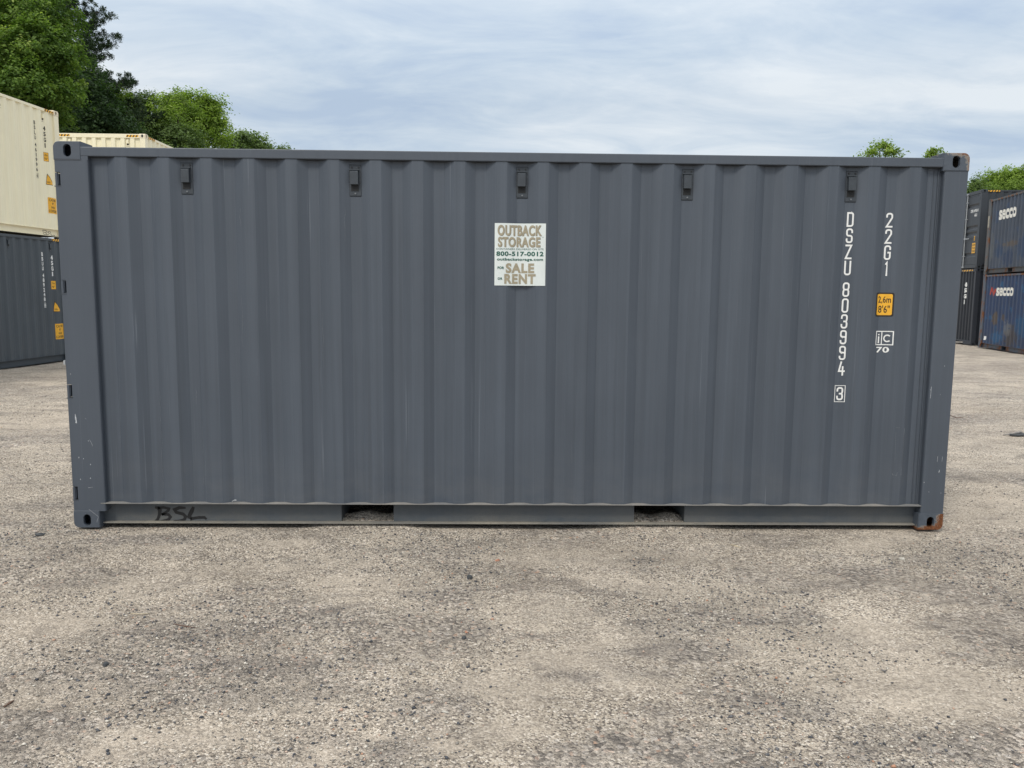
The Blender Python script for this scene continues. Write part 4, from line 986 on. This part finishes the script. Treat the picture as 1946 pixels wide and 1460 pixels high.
def pine(top_px, Y_, hgt_px_per=1., label='', seed=0):
    global rng; rng = np.random.default_rng(seed)
    tp = at(*top_px, Y_); bz = float(base_h(tp[0], tp[1])); rt = empty('pine_tree', (tp[0], tp[1], bz)); tag(rt, label, 'tree', 'trees beyond the stacked containers')
    H_ = tp[2] - bz; mb = MB(); mb.tube([(0, 0, -.2), (.05, 0, H_ * .5), (0, 0, H_)], [.24, .14, .03], 8); mb.build('trunk', BARK, rt, True)
    C_, N_, S_, T_ = [], [], [], []; br_ = MB(); z = H_ - .25
    while z > H_ * .28:
        reach = .35 + 5.0 * ((H_ - z) / (H_ * .62)) ** .78; reach = min(reach, 5.2)
        a0 = rng.uniform(0, 6.28)
        for k in range(5):
            a = a0 + k * 1.257 + rng.normal(0, .25); ln = reach * rng.uniform(.6, 1.12); dr = np.array([cos(a), sin(a), 0])
            up = rng.uniform(.0, .16)
            pt = lambda s_: np.array([0, 0, z]) + dr * ln * s_ + np.array([0, 0, ln * (up * s_ - .10 * sin(s_ * 3.1) * 1.0 + .10 * s_ * s_)])
            br_.tube([pt(q) for q in (0, .35, .7, 1.)], [.035, .025, .015, .006], 5)
            for s_ in np.linspace(.30, 1.0, max(3, int(ln * 4.2))):
                for sd in (-1, 0, 1):
                    cen = pt(s_) + np.cross(dr, (0, 0, 1)) * sd * ln * .16 * (1.25 - s_) + rng.normal(size=3) * .07
                    m_ = 44; dv = norm(rng.normal(size=(m_, 3)) + (0, 0, .5) + dr * .5); C_.append(cen + dv * rng.uniform(.04, .17, (m_, 1))); N_.append(norm(np.cross(dv, rng.normal(size=(m_, 3)))))
                    S_.append(np.full(m_, .085)); T_.append(np.clip(rng.normal(.45, .2, m_), 0, 1))
        z -= rng.uniform(.34, .55)
    br_.build('branch', BARK, rt)
    leaves(np.concatenate(C_), np.concatenate(N_), np.concatenate(S_), np.concatenate(T_), 'needles', LM['pine'], rt, aspect=.16, droop=0.)
pine((128, -25), 32, label='dark pine with layered branches showing right of the tall maple', seed=31)

# ------------------------------------------------------------------ loose stones and litter
def stones(name, n, xr, yr, smin, smax, mat, dens=None, seed=0):
    g = np.random.default_rng(seed); x = g.uniform(*xr, n * 3); y = g.uniform(*yr, n * 3)
    w = .5 * g.random(n * 3) + vnoise(x, y, .9, 21) + .6 * vnoise(x, y, .33, 22); keep = w > np.quantile(w, .60); x, y = x[keep][:n], y[keep][:n]; n = len(x)
    inside = (x > -.05) & (x < 6.1) & (y > -.02); x, y = x[~inside], y[~inside]; n = len(x)
    s = smin * (smax / smin) ** (g.random(n) ** 2.6)
    o8 = np.array([(1, 0, 0), (0, 1, 0), (-1, 0, 0), (0, -1, 0), (0, 0, 1), (0, 0, -1)], float)
    V = o8[None] * g.uniform(.55, 1.1, (n, 6, 1)) + g.normal(0, .18, (n, 6, 3)); V *= (s[:, None, None] / 2) * np.array([1., .8, .55])
    a = g.uniform(0, 6.28, n); ca, sa = np.cos(a)[:, None], np.sin(a)[:, None]
    V = np.stack([V[..., 0] * ca - V[..., 1] * sa, V[..., 0] * sa + V[..., 1] * ca, V[..., 2]], -1)
    V += np.stack([x, y, hgt(x, y) + s * .14], -1)[:, None]
    F = np.array([(0, 1, 4), (1, 2, 4), (2, 3, 4), (3, 0, 4), (1, 0, 5), (2, 1, 5), (3, 2, 5), (0, 3, 5)])
    q = (F[None] + 6 * np.arange(n)[:, None, None]).reshape(-1, 3)
    me = bpy.data.meshes.new(name); fill(me, V.reshape(-1, 3), q)
    cc = np.ones((n * 6, 4), np.float32); cc[:, :3] = np.repeat(g.random(n), 6)[:, None]
    me.color_attributes.new('tint', 'FLOAT_COLOR', 'POINT').data.foreach_set('color', cc.ravel()); me.materials.append(mat)
    o = bpy.data.objects.new(name, me); COL.objects.link(o); return o
m, t, b = newmat('stone', .85, spec=.25)
a = N(t, 'ShaderNodeAttribute', attribute_name='tint'); q = N(t, 'ShaderNodeSeparateColor'); L(t, a.outputs['Color'], q.inputs[0])
L(t, ramp(t, q.outputs[0], [(0, (.05, .055, .065)), (.22, (.12, .125, .14)), (.42, (.30, .275, .24)), (.75, (.46, .42, .36)), (.96, (.66, .62, .55)), (1., (.44, .24, .16))]), b.inputs['Base Color'])
M['stone'] = m
g1 = stones('gravel', 75000, (-1.4, 7.4), (-3.5, 0.1), .005, .024, M['stone'], seed=3); tag(g1, 'loose small gravel stones scattered over the yard in front', 'gravel', kind='stuff')
g2 = stones('gravel', 30000, (-9, 16), (-.2, 9), .009, .030, M['stone'], seed=4); tag(g2, 'loose gravel scattered over the yard beside the container', 'gravel', kind='stuff')

def rock(name, loc, size, mat, label, cat, flat=.5, seed=0, rz=0., group=None):
    g = random.Random(seed); bm = bmesh.new(); bmesh.ops.create_icosphere(bm, subdivisions=2, radius=.5)
    for v in bm.verts:
        k = 1 + .28 * math.sin(v.co.x * 9 + seed) * math.cos(v.co.y * 8 + seed * 2) + g.uniform(-.10, .10); v.co = Vector((v.co.x * size[0] * k, v.co.y * size[1] * k, v.co.z * size[2] * k))
    me = bpy.data.meshes.new(name); bm.to_mesh(me); bm.free(); me.materials.append(mat)
    o = bpy.data.objects.new(name, me); COL.objects.link(o); o.location = (loc[0], loc[1], float(hgt(loc[0], loc[1])) + size[2] * .25); o.rotation_euler = (0, 0, rz)
    return tag(o, label, cat, group)
def gpt(x, y):
    d = RM @ np.array([(x - 973) / FPX, 1, -(y - 730) / FPX]); q = CAM + d * (0 - CAM[2]) / d[2]
    for _ in range(4): z = float(hgt(q[0], q[1])); q = CAM + d * (z - CAM[2]) / d[2]
    return q
dk_st = plain('dark_stone', (.055, .06, .065), .8, var=.3, scale=80); pl_st = plain('pale_stone', (.48, .46, .41), .8, var=.2, scale=80)
brk = plain('brick_chip', (.40, .20, .13), .85, var=.25, scale=80); wood = plain('dry_wood', (.50, .43, .31), .8, var=.3, scale=60); rusty = plain('rusty_scrap', (.12, .07, .05), .8, var=.4, scale=60)
q = gpt(1931, 829)
sc_ = empty('metal_scrap', (q[0], q[1], float(hgt(q[0], q[1])))); tag(sc_, 'flattened dark piece of scrap on the gravel near the right edge', 'scrap')
mb = MB(); mb.prism([(-.10, -.03), (-.02, -.06), (.08, -.05), (.12, 0), (.05, .045), (-.06, .04)], .004, .026, lambda a_, b_, h_: (a_, b_, h_ + .25 * abs(a_) * .3)); mb.build('plate', dk_st, sc_, bevel=.004)
mb = MB(); mb.tube([(-.16, .0, .012), (-.05, -.02, .034), (.06, .02, .046), (.11, .03, .028)], [.006, .012, .013, .007], 7); mb.build('folded_edge', plain('scrap_edge', (.22, .21, .20), .6, var=.3), sc_, True)
for (x, y, s_, mt, lb, ct, sd) in ((892, 1099, (.040, .034, .026), dk_st, 'dark stone lying on gravel below the middle of the container', 'stone', 2),
        (76, 1018, (.060, .036, .026), dk_st, 'dark stone left of the bottom left corner casting', 'stone', 3),
        (946, 1066, (.034, .022, .014), brk, 'orange brick chip on the gravel below the poster', 'brick chip', 4),
        (886, 1202, (.022, .014, .010), brk, 'small orange brick chip in the dark gravel patch', 'brick chip', 5),
        (1714, 1064, (.036, .026, .020), pl_st, 'pale stone on the gravel below the right end of the container', 'stone', 6),
        (882, 1214, (.028, .022, .018), dk_st, 'dark stone in the dark gravel patch beside a small brick chip', 'stone', 7),
        (201, 1265, (.030, .024, .020), dk_st, 'dark stone on the left side of the foreground', 'stone', 8),
        (846, 1354, (.030, .012, .008), pl_st, 'pale sliver of stone near the bottom edge', 'stone', 9),
        (1060, 1079, (.018, .014, .010), pl_st, 'small pale stone right of the orange brick chip', 'stone', 10)):
    q = gpt(x, y); rock(ct.replace(' ', '_'), q, s_, mt, lb, ct, seed=sd, rz=sd, group='single stones lying on the gravel')
for pts, r_, mt, lb in ((((1388, 1036), (1397, 1038), (1407, 1042)), .0045, wood, 'pale splinter of wood on gravel below the right fork pocket'),
                    (((248, 1167), (268, 1168), (285, 1167)), .0028, wood, 'thin pale straw lying on gravel at the left'),
                    (((8, 1345), (20, 1337), (27, 1333)), .0045, rusty, 'rusty twig at the left edge of the foreground'),
                    (((330, 1187), (350, 1191), (372, 1194)), .003, rusty, 'thin dark twig on the dusty patch at left'),
                    (((1805, 790), (1818, 795), (1830, 794)), .006, rusty, 'dark twig on the gravel right of the container')):
    ps = [gpt(*p_) for p_ in pts]; c0 = ps[1]; mb = MB(); mb.tube([np.array([p_[0] - c0[0], p_[1] - c0[1], float(hgt(p_[0], p_[1])) - c0[2] + r_ * .9]) for p_ in ps], [r_ * .7, r_, r_ * .5], 6)
    o = mb.build('twig', mt, None, True); o.location = c0; tag(o, lb, 'twig', 'twigs lying on the gravel')
